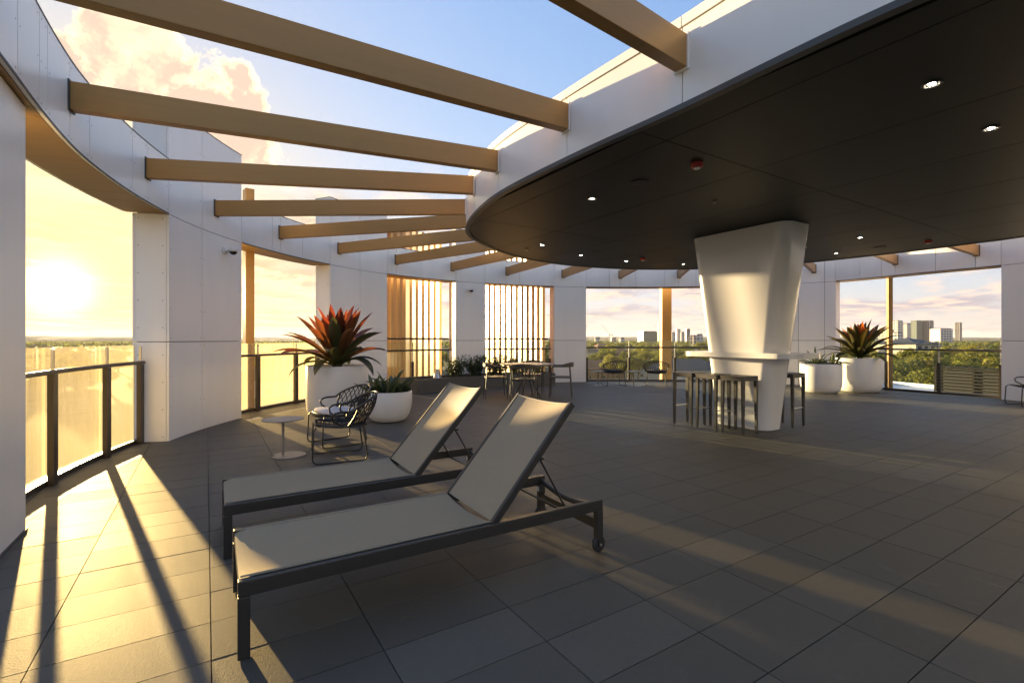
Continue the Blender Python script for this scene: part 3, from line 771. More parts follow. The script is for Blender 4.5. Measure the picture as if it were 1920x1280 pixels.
def make_stool(label, loc, rz):
    t = thing('bar_stool', label, 'stool', loc, rz, 'slim bar stools around the column')
    s = .165; hgt = .76
    MB().box(-s, s, -s, s, hgt - .018, hgt).build('seat', M_STOOL, t, bevel=.005)
    for i in (-1, 1):
        MB().box(-s + .002, s - .002, min(i * s * .985, i * (s * .985 - .018)), max(i * s * .985, i * (s * .985 - .018)), hgt - .062, hgt - .0185).build('apron', M_STOOL, t)
        MB().box(min(i * s * .985, i * (s * .985 - .018)), max(i * s * .985, i * (s * .985 - .018)), -s + .022, s - .022, hgt - .062, hgt - .0185).build('apron', M_STOOL, t)
        for j in (-1, 1):
            a = .020; b = .013
            r0 = [(i * (s - .004) - i * (2 * b) * p, j * (s - .004) - j * (2 * b) * q, .012) for p, q in ((0, 0), (1, 0), (1, 1), (0, 1))]
            r1 = [(i * (s - .001) - i * (2 * a) * p, j * (s - .001) - j * (2 * a) * q, hgt - .0625) for p, q in ((0, 0), (1, 0), (1, 1), (0, 1))]
            if i * j < 0: r0, r1 = r0[::-1], r1[::-1]
            lg = MB().loft([r0, r1], 0, False).build('leg', M_STOOL, t)
            MB().lathe([(.009, .0005), (.009, .0115)], 10, c=(i * (s - .017), j * (s - .017))).build('foot_glide', M_RUBBER, lg)
    MB().tube([(-s + .02, -s + .018, .27), (s - .02, -s + .018, .27)], .007, 8).build('footrest', M_STEEL, t)
    MB().tube([(-s + .02, s - .018, .27), (s - .02, s - .018, .27)], .007, 8).build('footrest', M_STEEL, t)
    return t
gd = Vector((.532, -.847)); gn = Vector((.847, .532))
stc = Vector((2.79, 6.48)) + (gd + gn) * .165
for k, lab in enumerate(('slim bar stool before the column, end of the row facing the loungers', 'slim bar stool before the column, middle of the row of three', 'slim bar stool before the column, end of the row nearest the dining table')):
    c = stc - gd * (.385 * k) - gn * (.01 * k); make_stool(lab, (c.x, c.y, 0), TH)
c = Vector((3.92, 6.75)) + gn * .165 - gd * .165
make_stool('single bar stool on the planter side of the gloss column', (c.x, c.y, 0), TH)

# ------------------------------------------------------------------ dining table and chairs
tc = at_y(989, 10.45)
t = thing('dining_table', 'round dining table with slim splayed legs in front of the fins', 'table', (tc.x, tc.y, 0), 0)
MB().lathe([(.54, .690), (.585, .704), (.59, .712), (.585, .716), (.54, .7165)], 48).build('table_top', M_TTOP, t)
MB().lathe([(.16, .672), (.17, .676), (.17, .6885)], 24).build('top_plate', M_FRAME, t)
for k in range(4):
    a = R(45 + 90 * k + 20); MB().tube([(.29 * math.cos(a), .29 * math.sin(a), .004), (.10 * math.cos(a), .10 * math.sin(a), .40), (.14 * math.cos(a), .14 * math.sin(a), .672)], [.014, .012, .014], 8).build('leg', M_FRAME, t)
def make_dining_chair(label, loc, rz):
    t = thing('dining_chair', label, 'chair', loc, rz, 'slim dining chairs around the round table')
    st = []
    for z, s in ((.425, .90), (.432, 1.0), (.445, 1.0), (.450, .96)):
        st.append([(x * s, y * s, z - .012 * (1 - abs(y) / .22)) for x, y in rounded_poly(.215, .22, .06, 5)])
    MB().loft(st, 0, True).build('seat', M_STOOL, t)
    for sx, sy in ((1, 1), (1, -1), (-1, 1), (-1, -1)):
        top = (.20, sy * .265, .655) if sx > 0 else (-.185, sy * .235, .675)
        MB().tube([(sx * .235, sy * .25, .002), ((sx * .235 + top[0]) / 2, (sy * .25 + top[1]) / 2, .34), top], [.010, .013, .011], 8).build('leg', M_STOOL, t)
    for sx in (1, -1): MB().tube([(sx * .20, -.235, .418), (sx * .20, .235, .418)], .009, 6).build('seat_rail', M_STOOL, t)
    rings = []; n = 28
    for k in range(n + 1):
        a = R(-128 + 256 * k / n); x = -.02 - .235 * math.cos(a) if abs(a) < R(90) else -.02 + .235 * (abs(a) - R(90)) * 1.25
        y = .275 * math.sin(max(-R(90), min(R(90), a))); bk = max(0, math.cos(a)); z = .672 + .035 * bk
        hh = .013 + .036 * bk; ww = .016 + .008 * (1 - bk)
        nx = -math.cos(a) if abs(a) < R(90) else 0; ny = math.sin(a) if abs(a) < R(90) else math.copysign(1, a)
        rings.append([(x - nx * ww, y - ny * ww, z - hh), (x + nx * ww, y + ny * ww, z - hh), (x + nx * ww * 1.1, y + ny * ww * 1.1, z + hh), (x - nx * ww, y - ny * ww, z + hh)])
    MB().loft(rings, 0, False).build('back_rest', M_STOOL, t, bevel=.004)
    return t
for ang, rad, lab in ((188, .70, 'dining chair tucked in on the trough planter side of the round table'), (262, .66, 'dining chair with its curved back to the loungers at the round table'),
                      (352, .72, 'dining chair at the round table on the side of the gloss column'), (80, .70, 'dining chair between the round table and the glass balustrade')):
    a = R(ang); make_dining_chair(lab, (tc.x + rad * math.cos(a), tc.y + rad * math.sin(a), 0), a + math.pi)

# ------------------------------------------------------------------ white planters
def make_pot(name, label, loc, r, h, bowl, straight=False):
    t = thing(name, label, 'planter', (loc[0], loc[1], 0), 0, 'round white planters')
    if bowl: prof = [(r * .55, .003), (r * .72, .02), (r * .88, h * .22), (r * .97, h * .45), (r, h * .62), (r, h * .985), (r * .985, h), (r * .955, h), (r * .94, h * .97), (r * .94, h * .80), (r * .5, h * .79)]
    else: prof = [(r * .66, .003), (r * .78, .018), (r * .90, h * .10), (r * .965, h * .22), (r * .99, h * .38), (r, h * .55), (r, h * .985), (r * .985, h), (r * .96, h), (r * .95, h * .975), (r * .95, h * .88), (r * .5, h * .87)]
    if straight: prof[:6] = [(r * .82, .003), (r * .90, .012), (r * .955, h * .05), (r * .985, h * .12), (r, h * .24), (r, h * .55)]
    MB().lathe(prof, 56).build('pot', M_POT, t)
    z = h * (.80 if bowl else .88)
    MB().lathe([(r * .93, z + .002), (r * .6, z + .02), (r * .05, z + .03)], 32).build('soil', M_SOIL, t)
    return t
pA = at_y(632, 8.22); pB = at_y(728.5, 7.40); pC = at_y(1611, 11.50); pD = at_y(1539, 11.32)
make_pot('tall_planter', 'tall round white planter under the red bromeliad behind the woven chairs', pA, .49, .80, False, True)
make_pot('bowl_planter', 'low white bowl planter of spiky succulents beside the woven chairs', pB, .352, .455, True)
make_pot('tall_planter', 'tall round white planter under the orange-tipped bromeliad near the tower view', pC, .475, .80, False)
make_pot('tall_planter', 'shorter white planter of striped agaves beside the gloss column', pD, .425, .675, False)
# ------------------------------------------------------------------ plants
def leaf_mat(name, ca, cb, rough=.38, trans=.25, spec=.5):
    """leaf: colour runs from ca at the base to cb at the tip (colour attribute 'tip'), thin enough to glow"""
    m = bpy.data.materials.new(name); m.use_nodes = True; g = NT(m.node_tree); b = g.n['Principled BSDF']; out = g.n['Material Output']
    at_ = g.node('ShaderNodeAttribute', attribute_name='tip')
    oi = g.node('ShaderNodeObjectInfo').outputs['Random']
    n = g.noise(g.node('ShaderNodeTexCoord').outputs['Object'], 14, 4, .6, .4)
    f = g.math('ADD', at_.outputs['Fac'], g.math('MULTIPLY', g.math('SUBTRACT', n, .5), .35), clamp=True)
    c = g.mix(f, ca, cb); c = g.mix(1.0, c, g.mix(oi, (.72, .75, .72), (1.25, 1.2, 1.2)), 'MULTIPLY')
    g.put(b.inputs['Base Color'], c); b.inputs['Roughness'].default_value = rough; b.inputs['Specular IOR Level'].default_value = spec
    tl = g.node('ShaderNodeBsdfTranslucent'); g.put(tl.inputs[0], g.mix(1.0, c, (1.7, 1.5, .9), 'MULTIPLY'))
    mx = g.node('ShaderNodeMixShader'); mx.inputs[0].default_value = trans
    g.l.new(b.outputs[0], mx.inputs[1]); g.l.new(tl.outputs[0], mx.inputs[2]); g.l.new(mx.outputs[0], out.inputs[0]); return m
L_RED = leaf_mat('bromeliad_red', (.055, .055, .018), (.17, .026, .016), .35, .28)
L_MAROON = leaf_mat('bromeliad_maroon', (.06, .055, .02), (.17, .04, .018), .35, .25)
L_GREEN = leaf_mat('bromeliad_green', (.045, .062, .026), (.075, .075, .035), .4, .2)
L_ORANGE = leaf_mat('bromeliad_orange', (.05, .06, .02), (.45, .11, .02), .35, .3)
L_DARK = leaf_mat('dark_olive_leaf', (.035, .045, .014), (.085, .06, .018), .35, .2)
L_AGAVE = leaf_mat('agave_leaf', (.06, .085, .035), (.13, .15, .07), .45, .15)
L_SHRUB = leaf_mat('shrub_leaf', (.035, .055, .018), (.06, .085, .03), .45, .3)

def strap(length, width, lift, droop, n=12, fold=.16, twist=0.0, jag=0.0):
    """one strap leaf growing from the origin along +x; lift = start angle, droop = how far it bends down"""
    mb = MB(); x = z = 0.0; rows = []; tips = []
    a = lift
    for i in range(n + 1):
        q = i / n
        w = width * (.62 + .9 * q - .55 * q * q) * (1 - max(0, (q - .62) / .38) ** 1.9) + .002
        f = fold * w; tw = twist * q; ct, st = math.cos(tw), math.sin(tw)
        nxx, nzz = -math.sin(a), math.cos(a)
        row = []
        for s, h in ((-1, f), (-.5, f * .25), (0, 0), (.5, f * .25), (1, f)):
            yy = s * w / 2; hh = h
            y2 = yy * ct - hh * st; h2 = yy * st + hh * ct
            row.append((x + nxx * h2, y2, z + nzz * h2))
        rows.append(row); tips += [q] * 5
        a = lift - droop * (q ** 1.5) * 1.0
        x += math.cos(a) * length / n; z += math.sin(a) * length / n
    v = [p for r in rows for p in r]
    f = [(i * 5 + j, i * 5 + j + 1, (i + 1) * 5 + j + 1, (i + 1) * 5 + j) for i in range(n) for j in range(4)]
    mb.add(v, f, 0, True); me = mb.mesh('leaf')
    at_ = me.attributes.new('tip', 'FLOAT', 'POINT'); at_.data.foreach_set('value', tips)
    return me

def bromeliad(label, base, mats, scale, seed, tilt_red):
    rnd = random.Random(seed); t = thing('bromeliad', label, 'plant', base, 0, 'giant bromeliads in the white planters')
    st = MB().lathe([(.05 * scale, -.04), (.075 * scale, .05), (.055 * scale, .22), (.02 * scale, .34)], 12).build('stem', L_DARK, t)
    k = 0
    for ring, (cnt, lift, droop, ln, wd, mm) in enumerate(((7, 84, 6, .76, .125, 0), (9, 75, 10, .82, .14, 0), (10, 62, 18, .86, .145, 1), (9, 46, 30, .86, .14, 1), (9, 32, 50, .82, .13, 1), (6, 22, 88, .76, .14, 2))):
        for i in range(cnt):
            a = 2 * math.pi * (i + .5 * (ring % 2) + rnd.uniform(-.18, .18)) / cnt
            me = strap(ln * scale * rnd.uniform(.86, 1.12), wd * 1.15 * scale * rnd.uniform(.8, 1.12), R(lift + rnd.uniform(-6, 6)), R(droop + rnd.uniform(-8, 12)), 12, .20, rnd.uniform(-.35, .35))
            m = mats[mm] if rnd.random() > .2 else mats[min(2, mm + 1)]
            o = link(me, 'leaf', m, t, loc=(.045 * scale * math.cos(a), .045 * scale * math.sin(a), .05 + .05 * (5 - ring) * .3), rz=a)
    return t
bromeliad('giant bromeliad with dark red upright leaves against the low sun', (pA.x, pA.y, .745), (L_RED, L_MAROON, L_GREEN), 1.18, 3, 0)
bromeliad('giant bromeliad with orange leaf tips and a dark green skirt', (pC.x, pC.y, .745), (L_ORANGE, L_DARK, L_GREEN), .98, 8, 0)

def spiky(label, base, r, cnt, ln, seed, name, group='spiky plants in the low white planters', lifts=(35, 85)):
    rnd = random.Random(seed); t = thing(name, label, 'plant', base, 0, group)
    MB().lathe([(.03, -.03), (.04, .01), (.015, .05)], 8).build('crown_base', L_AGAVE, t)
    for i in range(cnt):
        a = rnd.uniform(0, 2 * math.pi); d = r * math.sqrt(rnd.random()) * .9
        me = strap(ln * rnd.uniform(.6, 1.15), .055 * rnd.uniform(.8, 1.25), R(rnd.uniform(*lifts)), R(rnd.uniform(5, 60)), 8, .35, rnd.uniform(-.6, .6))
        link(me, 'leaf', L_AGAVE, t, loc=(d * math.cos(a), d * math.sin(a), .0), rz=a + rnd.uniform(-.5, .5))
    return t
rnd = random.Random(5)
zB = .455 * .80 + .025
for k, (dx, dy, ln, n, lab) in enumerate(((.02, .05, .50, 16, 'tall spiky succulent in the middle of the low bowl planter'), (-.19, -.03, .30, 16, 'small bushy succulent at the tall planter side of the bowl'),
        (.19, .02, .28, 15, 'small succulent at the lounger side of the bowl planter'), (.05, -.18, .32, 10, 'succulent leaning over the front rim of the bowl planter'))):
    spiky(lab, (pB.x + dx, pB.y + dy, zB), .09, n, ln, 20 + k, 'succulent')
zD = .675 * .88 + .02
for k, (dx, dy, ln, n, lab) in enumerate(((-.18, -.1, .34, 12, 'pale agave at the column side of the shorter planter'), (.16, -.12, .36, 14, 'striped agave leaning towards the orange-tipped bromeliad'), (.0, .16, .55, 9, 'upright pale green agave at the back of the shorter planter'))):
    spiky(lab, (pD.x + dx, pD.y + dy, zD), .08, n, ln, 40 + k, 'agave', lifts=(20, 80))
def groundcover(name, base, r, cnt, size, seed, m, parent=None, h=.10):
    rnd = random.Random(seed); mb = MB(); tips = []
    for i in range(cnt):
        a = rnd.uniform(0, 2 * math.pi); d = r * math.sqrt(rnd.random()); p = Vector((d * math.cos(a), d * math.sin(a), rnd.uniform(.0, h) * (1 - (d / r) ** 2 * .6)))
        q = Vector((rnd.gauss(0, 1), rnd.gauss(0, 1), abs(rnd.gauss(0, .8)))).normalized(); w = q.cross(Vector((0, 0, 1))).normalized() * size * .32; L_ = size * rnd.uniform(.7, 1.3)
        mb.add([p, p + q * L_ * .5 + w, p + q * L_, p + q * L_ * .5 - w], [(0, 1, 2, 3)], 0, False); tips += [0, .5, 1, .5]
    me = mb.mesh(name); at_ = me.attributes.new('tip', 'FLOAT', 'POINT'); at_.data.foreach_set('value', tips)
    o = link(me, name, m, parent, loc=base); o['kind'] = 'stuff'
    if parent is None: o['label'] = 'small leafy ground cover around the succulents in the bowl'; o['category'] = 'ground cover'
    return o
groundcover('ground_cover', (pB.x, pB.y, zB + .02), .32, 1300, .055, 3, L_SHRUB, h=.14)
o = groundcover('ground_cover', (pD.x, pD.y, zD - .01), .37, 700, .05, 4, L_AGAVE); o['label'] = 'pale small leaves covering the soil of the shorter planter'

# ------------------------------------------------------------------ trough planter with shrubs before the fin screens
da, db = ru(738), ru(1020)
tb = RING.pt((da + db) / 2, -.4)
trough = thing('trough_planter', 'long low dark trough planter curving before the fin screens', 'planter', tb, 0)
def put(mb, name, m, **k):
    mb.v = [(v[0] - tb.x, v[1] - tb.y, v[2]) for v in mb.v]; return mb.build(name, m, trough, **k)
put(arc(MB(), RING, da, db, -.90, -.86, .003, .33), 'front_wall', M_TROUGH)
put(arc(MB(), RING, da, db, -.09, -.05, .003, .33), 'back_wall', M_TROUGH)
put(arc(MB(), RING, da, da + .04, -.858, -.092, .003, .33), 'end_wall', M_TROUGH)
put(arc(MB(), RING, db - .04, db, -.858, -.092, .003, .33), 'end_wall', M_TROUGH)
put(arc(MB(), RING, da + .042, db - .042, -.856, -.094, .003, .28), 'soil', M_SOIL)
def shrub(label, base, h, r, seed, n=420):
    rnd = random.Random(seed); t = thing('low_shrub', label, 'shrub', base, 0, 'leafy shrubs in the trough planter')
    st = MB(); mb = MB(); tips = []
    for s in range(11):
        a = rnd.uniform(0, 2 * math.pi); e = Vector((r * rnd.uniform(.3, 1.1) * math.cos(a), r * rnd.uniform(.3, 1.1) * math.sin(a), h * rnd.uniform(.55, 1.15)))
        pts = [Vector((.03 * math.cos(a), .03 * math.sin(a), 0)).lerp(e, q / 5) + Vector((rnd.gauss(0, .012), rnd.gauss(0, .012), .05 * math.sin(q / 5 * 3.1))) for q in range(6)]
        st.tube(pts, [.006 - .0008 * q for q in range(6)], 5)
        for i in range(n // 11):
            q = rnd.uniform(.15, 1); k = min(4, int(q * 5)); p = pts[k].lerp(pts[k + 1], q * 5 - k) + Vector([rnd.gauss(0, .035) for _ in range(3)])
            d = Vector((rnd.gauss(0, 1), rnd.gauss(0, 1), rnd.gauss(.3, .7))).normalized(); w = d.cross(Vector((rnd.gauss(0, 1), rnd.gauss(0, 1), 1))).normalized() * .016; L_ = rnd.uniform(.035, .07)
            mb.add([p, p + d * L_ * .5 + w, p + d * L_, p + d * L_ * .5 - w], [(0, 1, 2, 3)]); tips += [0, .5, 1, .5]
    st.build('stem', L_DARK, t)
    me = mb.mesh('foliage'); at_ = me.attributes.new('tip', 'FLOAT', 'POINT'); at_.data.foreach_set('value', tips)
    link(me, 'foliage', L_SHRUB, t)
    return t
for k, (u, h, off) in enumerate(((832, .34, -.45), (850, .50, -.38), (868, .46, -.58), (886, .54, -.4), (905, .46, -.6), (924, .52, -.4), (946, .48, -.5), (968, .36, -.45), (996, .30, -.4))):
    p = RING.pt(ru(u), off, .278); shrub({0: 'small-leaved shrub at the sparse end of the trough near the cone lamp', 8: 'small-leaved shrub in the trough behind the dining chairs'}.get(k, 'small-leaved green shrub in the dense middle of the dark trough planter'), p, h, .24, 60 + k, 620)
def cone_lamp(label, p):
    t = thing('cone_lamp', label, 'garden lamp', p, 0, 'small cone lamps in the trough')
    MB().lathe([(.115, .002), (.10, .02), (.060, .17), (.052, .20)], 20).build('cone_body', M_STEEL, t)
    MB().lathe([(.040, .202), (.056, .206), (.056, .222), (.02, .230)], 20).build('cap', M_WHITE, t)
cone_lamp('small grey cone lamp in the trough before the left end of the fins', RING.pt(ru(806), -.35, .279))
cone_lamp('small grey cone lamp in the trough behind the dining table', RING.pt(ru(990), -.2, .279))

# ------------------------------------------------------------------ security cameras
def cctv(label, d, z):
    p = RING.pt(d, -.001, z); n = RING.pt(d, -1) - RING.pt(d); ang = math.atan2(n.y, n.x)
    t = thing('security_camera', label, 'camera', p, ang, 'white security cameras on the piers')
    MB().box(.0, .022, -.045, .045, -.045, .045).build('wall_plate', M_WHITE, t, bevel=.006)
    b = MB().tube([(.022, 0, .0), (.07, 0, .005), (.075, 0, .006)], .030, 14); b.build('arm', M_WHITE, t)
    MB().lathe([(.02, .045), (.058, .040), (.066, .02), (.066, -.012), (.058, -.018)], 24, c=(.13, 0)).build('housing', M_WHITE, t)
    MB().lathe([(.052, -.0185), (.048, -.04), (.030, -.058), (.006, -.066)], 24, c=(.13, 0)).build('dome', mat('smoked_dome', (.02, .02, .02), .08), t)
cctv('white dome security camera on the tall pier by the dusty glass', ru(421), 2.56)
cctv('white dome security camera on the narrow pier between fin screens', ru(880), 2.55)

# ------------------------------------------------------------------ things on the canopy ceiling
M_LAMP = mat('lit_downlight', (.9, .9, .88), .4, emit=((1.0, .90, .74), 110.0))
M_RED = mat('red_detector', (.42, .03, .025), .45)
ZS = ZF + .012
def hang(name, label, cat, u, v, group):
    p = at(u, v, ZS); return thing(name, label, cat, (p.x, p.y, ZS), 0, group)
for u, v in ((1747, 157), (1858, 240), (1110, 372), (1017, 459), (1089, 478.5), (1174.5, 489.5), (1281, 495), (1568, 474.5), (1613, 445)):
    t = hang('downlight', 'small lit round downlight set into the dark canopy ceiling', 'downlight', u, v, 'downlights in the canopy ceiling')
    MB().lathe([(.050, -.001), (.053, -.006), (.040, -.009), (.033, -.003)], 24).build('trim_ring', M_LIP, t)
    MB().lathe([(.019, -.002), (.017, -.0045), (.005, -.005)], 20).build('lens', M_LAMP, t)
for u, v, lab in ((1307, 306, 'red smoke detector near the crossing of two ceiling joints'), (1205.6, 484, 'red smoke detector on the ceiling between downlights before the woven chairs'), (1740, 451, 'red smoke detector close to the canopy edge towards the tower view')):
    t = hang('smoke_detector', lab, 'detector', u, v, 'red smoke detectors on the ceiling')
    MB().lathe([(.050, -.001), (.050, -.034), (.044, -.042)], 24).build('housing', M_RED, t)
    MB().lathe([(.026, -.0425), (.024, -.052), (.008, -.055)], 18).build('sensor', M_WHITE, t)
for u, v, lab in ((1200, 341, 'dark round speaker grille in the ceiling near the loungers'), (1119, 472, 'dark round speaker grille in the ceiling near the dining table'), (1650, 463, 'dark round speaker grille in the ceiling near the white planters')):
    t = hang('ceiling_speaker', lab, 'speaker', u, v, 'round speakers in the ceiling')
    MB().lathe([(.085, -.001), (.088, -.006), (.078, -.008)], 28).build('rim', M_JOINT, t)
    MB().lathe([(.076, -.004), (.02, -.006)], 28).build('grille', M_JOINT, t)
for u, v in ((1340, 376), (988, 466), (1512, 461)):
    t = hang('sprinkler_plate', 'pale small round sprinkler cover on the canopy ceiling', 'sprinkler', u, v, 'sprinkler covers on the ceiling')
    MB().lathe([(.030, -.001), (.030, -.008), (.02, -.010)], 18).build('cover', M_TROUGH, t)
    MB().lathe([(.006, -.0105), (.006, -.03), (.012, -.032)], 10).build('nozzle', M_STEEL, t)
# ------------------------------------------------------------------ the world below and beyond
GZ = -16.0
def ground_material():
    m = bpy.data.materials.new('suburb_ground'); m.use_nodes = True; g = NT(m.node_tree); b = g.n['Principled BSDF']
    pos = g.node('ShaderNodeNewGeometry').outputs['Position']
    v = g.node('ShaderNodeTexVoronoi', feature='F1'); g.put(v.inputs['Vector'], pos); v.inputs['Scale'].default_value = .03
    n = g.noise(pos, .012, 6, .6, .8); n2 = g.noise(pos, .15, 5, .6)
    c = g.mix(g.ramp(n, .40, .56), (.16, .145, .12), (.055, .080, .028))
    c = g.mix(g.math('MULTIPLY', g.ramp(g.vec('DOT_PRODUCT', v.outputs['Color'], (.4, .3, .3)), .62, .70), .6), c, (.26, .22, .19))
    c = g.mix(1.0, c, g.mix(n2, (.6, .6, .6), (1.4, 1.4, 1.4)), 'MULTIPLY')
    g.put(b.inputs['Base Color'], c); b.inputs['Roughness'].default_value = .95; b.inputs['Specular IOR Level'].default_value = .1; return m
M_GROUND = ground_material()
GR = 6400
mb = MB(); rings = []
for r in (0.5, 60, 150, 400, 1000, 2500, GR): rings.append([(r * math.cos(2 * math.pi * k / 72), r * math.sin(2 * math.pi * k / 72), GZ) for k in range(72)])
mb.loft([r for r in rings], 0, False, cap=False)
mb.add(rings[0], [tuple(range(72))]); mb.build('ground', M_GROUND, None, kind='structure')
def hills(name, rad, z0, z1, seed, col):
    rnd = random.Random(seed); ph = [(rnd.uniform(0, 6.28), rnd.choice((5, 9, 14, 23, 41, 77)), rnd.uniform(.3, 1)) for _ in range(14)]
    rings = []; n = 480
    for f, h in ((1.0, 0), (.985, .55), (.97, .9), (.955, 1.0), (.93, .7), (.90, 0)):
        rr_ = []
        for k in range(n):
            a = 2 * math.pi * k / n; s = sum(w * math.sin(q * a + p) / q ** .5 for p, q, w in ph)
            zz = z0 + (z1 - z0) * max(.05, min(1, .5 + .33 * s)); rr_.append((rad * f * math.cos(a), rad * f * math.sin(a), GZ - .3 + (zz - GZ) * h + (rnd.uniform(-1.5, 2.5) if .5 < h else 0)))
        rings.append(rr_)
    MB().loft(rings, 0, False, cap=False).build(name, mat(name + '_wood', col, .95, var=.5, vscale=.02), None, kind='structure')
hills('hills', 5600, 4, 34, 4, (.05, .07, .03))
hills('hills_near', 3300, -9, 12, 9, (.055, .075, .03))

# ---- trees
def foliage_mat(name, a, b):
    m = bpy.data.materials.new(name); m.use_nodes = True; g = NT(m.node_tree); bs = g.n['Principled BSDF']; out = g.n['Material Output']
    geo = g.node('ShaderNodeNewGeometry'); oi = g.node('ShaderNodeObjectInfo').outputs['Random']
    n = g.noise(g.node('ShaderNodeTexCoord').outputs['Object'], .35, 4, .6)
    c = g.mix(g.math('ADD', g.math('MULTIPLY', n, .6), g.math('MULTIPLY', geo.outputs['Random Per Island'], .4)), a, b)
    c = g.mix(1.0, c, g.mix(oi, (.75, .8, .7), (1.3, 1.2, 1.1)), 'MULTIPLY')
    g.put(bs.inputs['Base Color'], c); bs.inputs['Roughness'].default_value = .6; bs.inputs['Specular IOR Level'].default_value = .2
    tl = g.node('ShaderNodeBsdfTranslucent'); g.put(tl.inputs[0], g.mix(1.0, c, (1.5, 1.4, .7), 'MULTIPLY'))
    mx = g.node('ShaderNodeMixShader'); mx.inputs[0].default_value = .5
    g.l.new(bs.outputs[0], mx.inputs[1]); g.l.new(tl.outputs[0], mx.inputs[2]); g.l.new(mx.outputs[0], out.inputs[0]); return m
M_BARK = mat('bark', (.10, .075, .055), .9)
F_MATS = [foliage_mat('foliage_olive', (.11, .135, .026), (.24, .225, .055)), foliage_mat('foliage_dark', (.065, .095, .022), (.15, .165, .04)), foliage_mat('foliage_bright', (.13, .17, .03), (.26, .27, .065))]
def tree_proto(kind, seed):
    """one unit tree: 10 m tall, trunk with limbs, crown of leaf clumps"""
    rnd = random.Random(seed); tr = MB(); cr = MB()
    shape = [(3.6, 3.0, 6.4), (4.3, 2.5, 6.6), (2.4, 3.8, 5.8), (3.3, 3.2, 6.0)][kind]
    tr.tube([(0, 0, -.2), (.1, .05, 1.6), (-.05, .1, 3.4), (.1, 0, 5.5)], [.34, .26, .20, .08], 7)
    blobs = []
    for i in range(15):
        a = rnd.uniform(0, 2 * math.pi); q = rnd.uniform(-.75, .95); rad = math.sqrt(max(0, 1 - q * q)) * rnd.uniform(.45, .85)
        c = Vector((shape[0] * rad * math.cos(a), shape[0] * rad * math.sin(a), shape[2] + shape[1] * q * .75)); r = rnd.uniform(.9, 1.65); blobs.append((c, r))
        s = Vector((.0, 0, rnd.uniform(2.2, 4.2))); tr.tube([s, s.lerp(c, .55) + Vector((0, 0, .3)), c], [.11, .07, .02], 5)
    for c, r in blobs:
        for i in range(int(150 * r)):
            d = Vector((rnd.gauss(0, 1), rnd.gauss(0, 1), rnd.gauss(.15, 1))).normalized(); p = c + Vector((d.x, d.y, d.z * .78)) * r * rnd.uniform(.72, 1.12)
            nrm = (d + Vector((rnd.gauss(0, .5), rnd.gauss(0, .5), rnd.gauss(.2, .5)))).normalized()
            a = nrm.cross(Vector((rnd.gauss(0, 1), rnd.gauss(0, 1), rnd.gauss(0, 1)))).normalized(); b = nrm.cross(a); s = rnd.uniform(.12, .27)
            cr.add([p - a * s, p - b * s * .7 - nrm * .05, p + a * s, p + b * s * .7 - nrm * .05], [(0, 1, 2, 3)])
    return tr.mesh('trunk'), cr.mesh('crown')
protos = []
for k in range(4):
    tm, cm = tree_proto(k, 100 + k); tm.materials.append(M_BARK); cm.materials.append(F_MATS[(0, 1, 2, 0)[k]]); protos.append((tm, cm))
dk_me = protos[3][1].copy(); dk_me.materials.clear(); dk_me.materials.append(F_MATS[1]); protos.append((protos[3][0], dk_me))
TREE_LABEL = ['olive green round-headed tree standing in the suburb below the terrace', 'broad dark green tree standing in the suburb below the terrace', 'slim bright green tree standing in the suburb below the terrace', 'olive green loose-crowned tree standing in the suburb below the terrace', 'dark green loose-crowned tree standing in the suburb below the terrace']
def tree(x, y, h, wd, kind, rz):
    t = thing('leafy_tree', TREE_LABEL[kind], 'tree', (x, y, GZ), rz, 'trees in the suburb below the terrace')
    t.scale = (wd, wd, h / 10)
    link(protos[kind][0], 'trunk', None, t); link(protos[kind][1], 'crown', None, t)
    return t
rnd = random.Random(11)
taken = []
def free(p, r):
    for q, s in taken:
        if (p - q).length < (r + s) * .72: return False
    taken.append((p, r)); return True
def grove(u0, u1, v0, v1, n, hmin=9, hmax=17):
    k = tries = 0
    while k < n and tries < n * 30:
        tries += 1
        u = rnd.uniform(u0, u1); v = rnd.uniform(v0 ** .5, v1 ** .5) ** 2; y = (H - GZ) * F / (v - V0); p = at_y(u, y)
        h = rnd.uniform(hmin, hmax); wd = h / 10 * rnd.uniform(.9, 1.35)
        if not free(Vector((p.x, p.y)), 3.6 * wd): continue
        tree(p.x, p.y, h, wd, rnd.choice((0, 0, 1, 2, 3, 3, 4)), rnd.uniform(0, 6.28)); k += 1

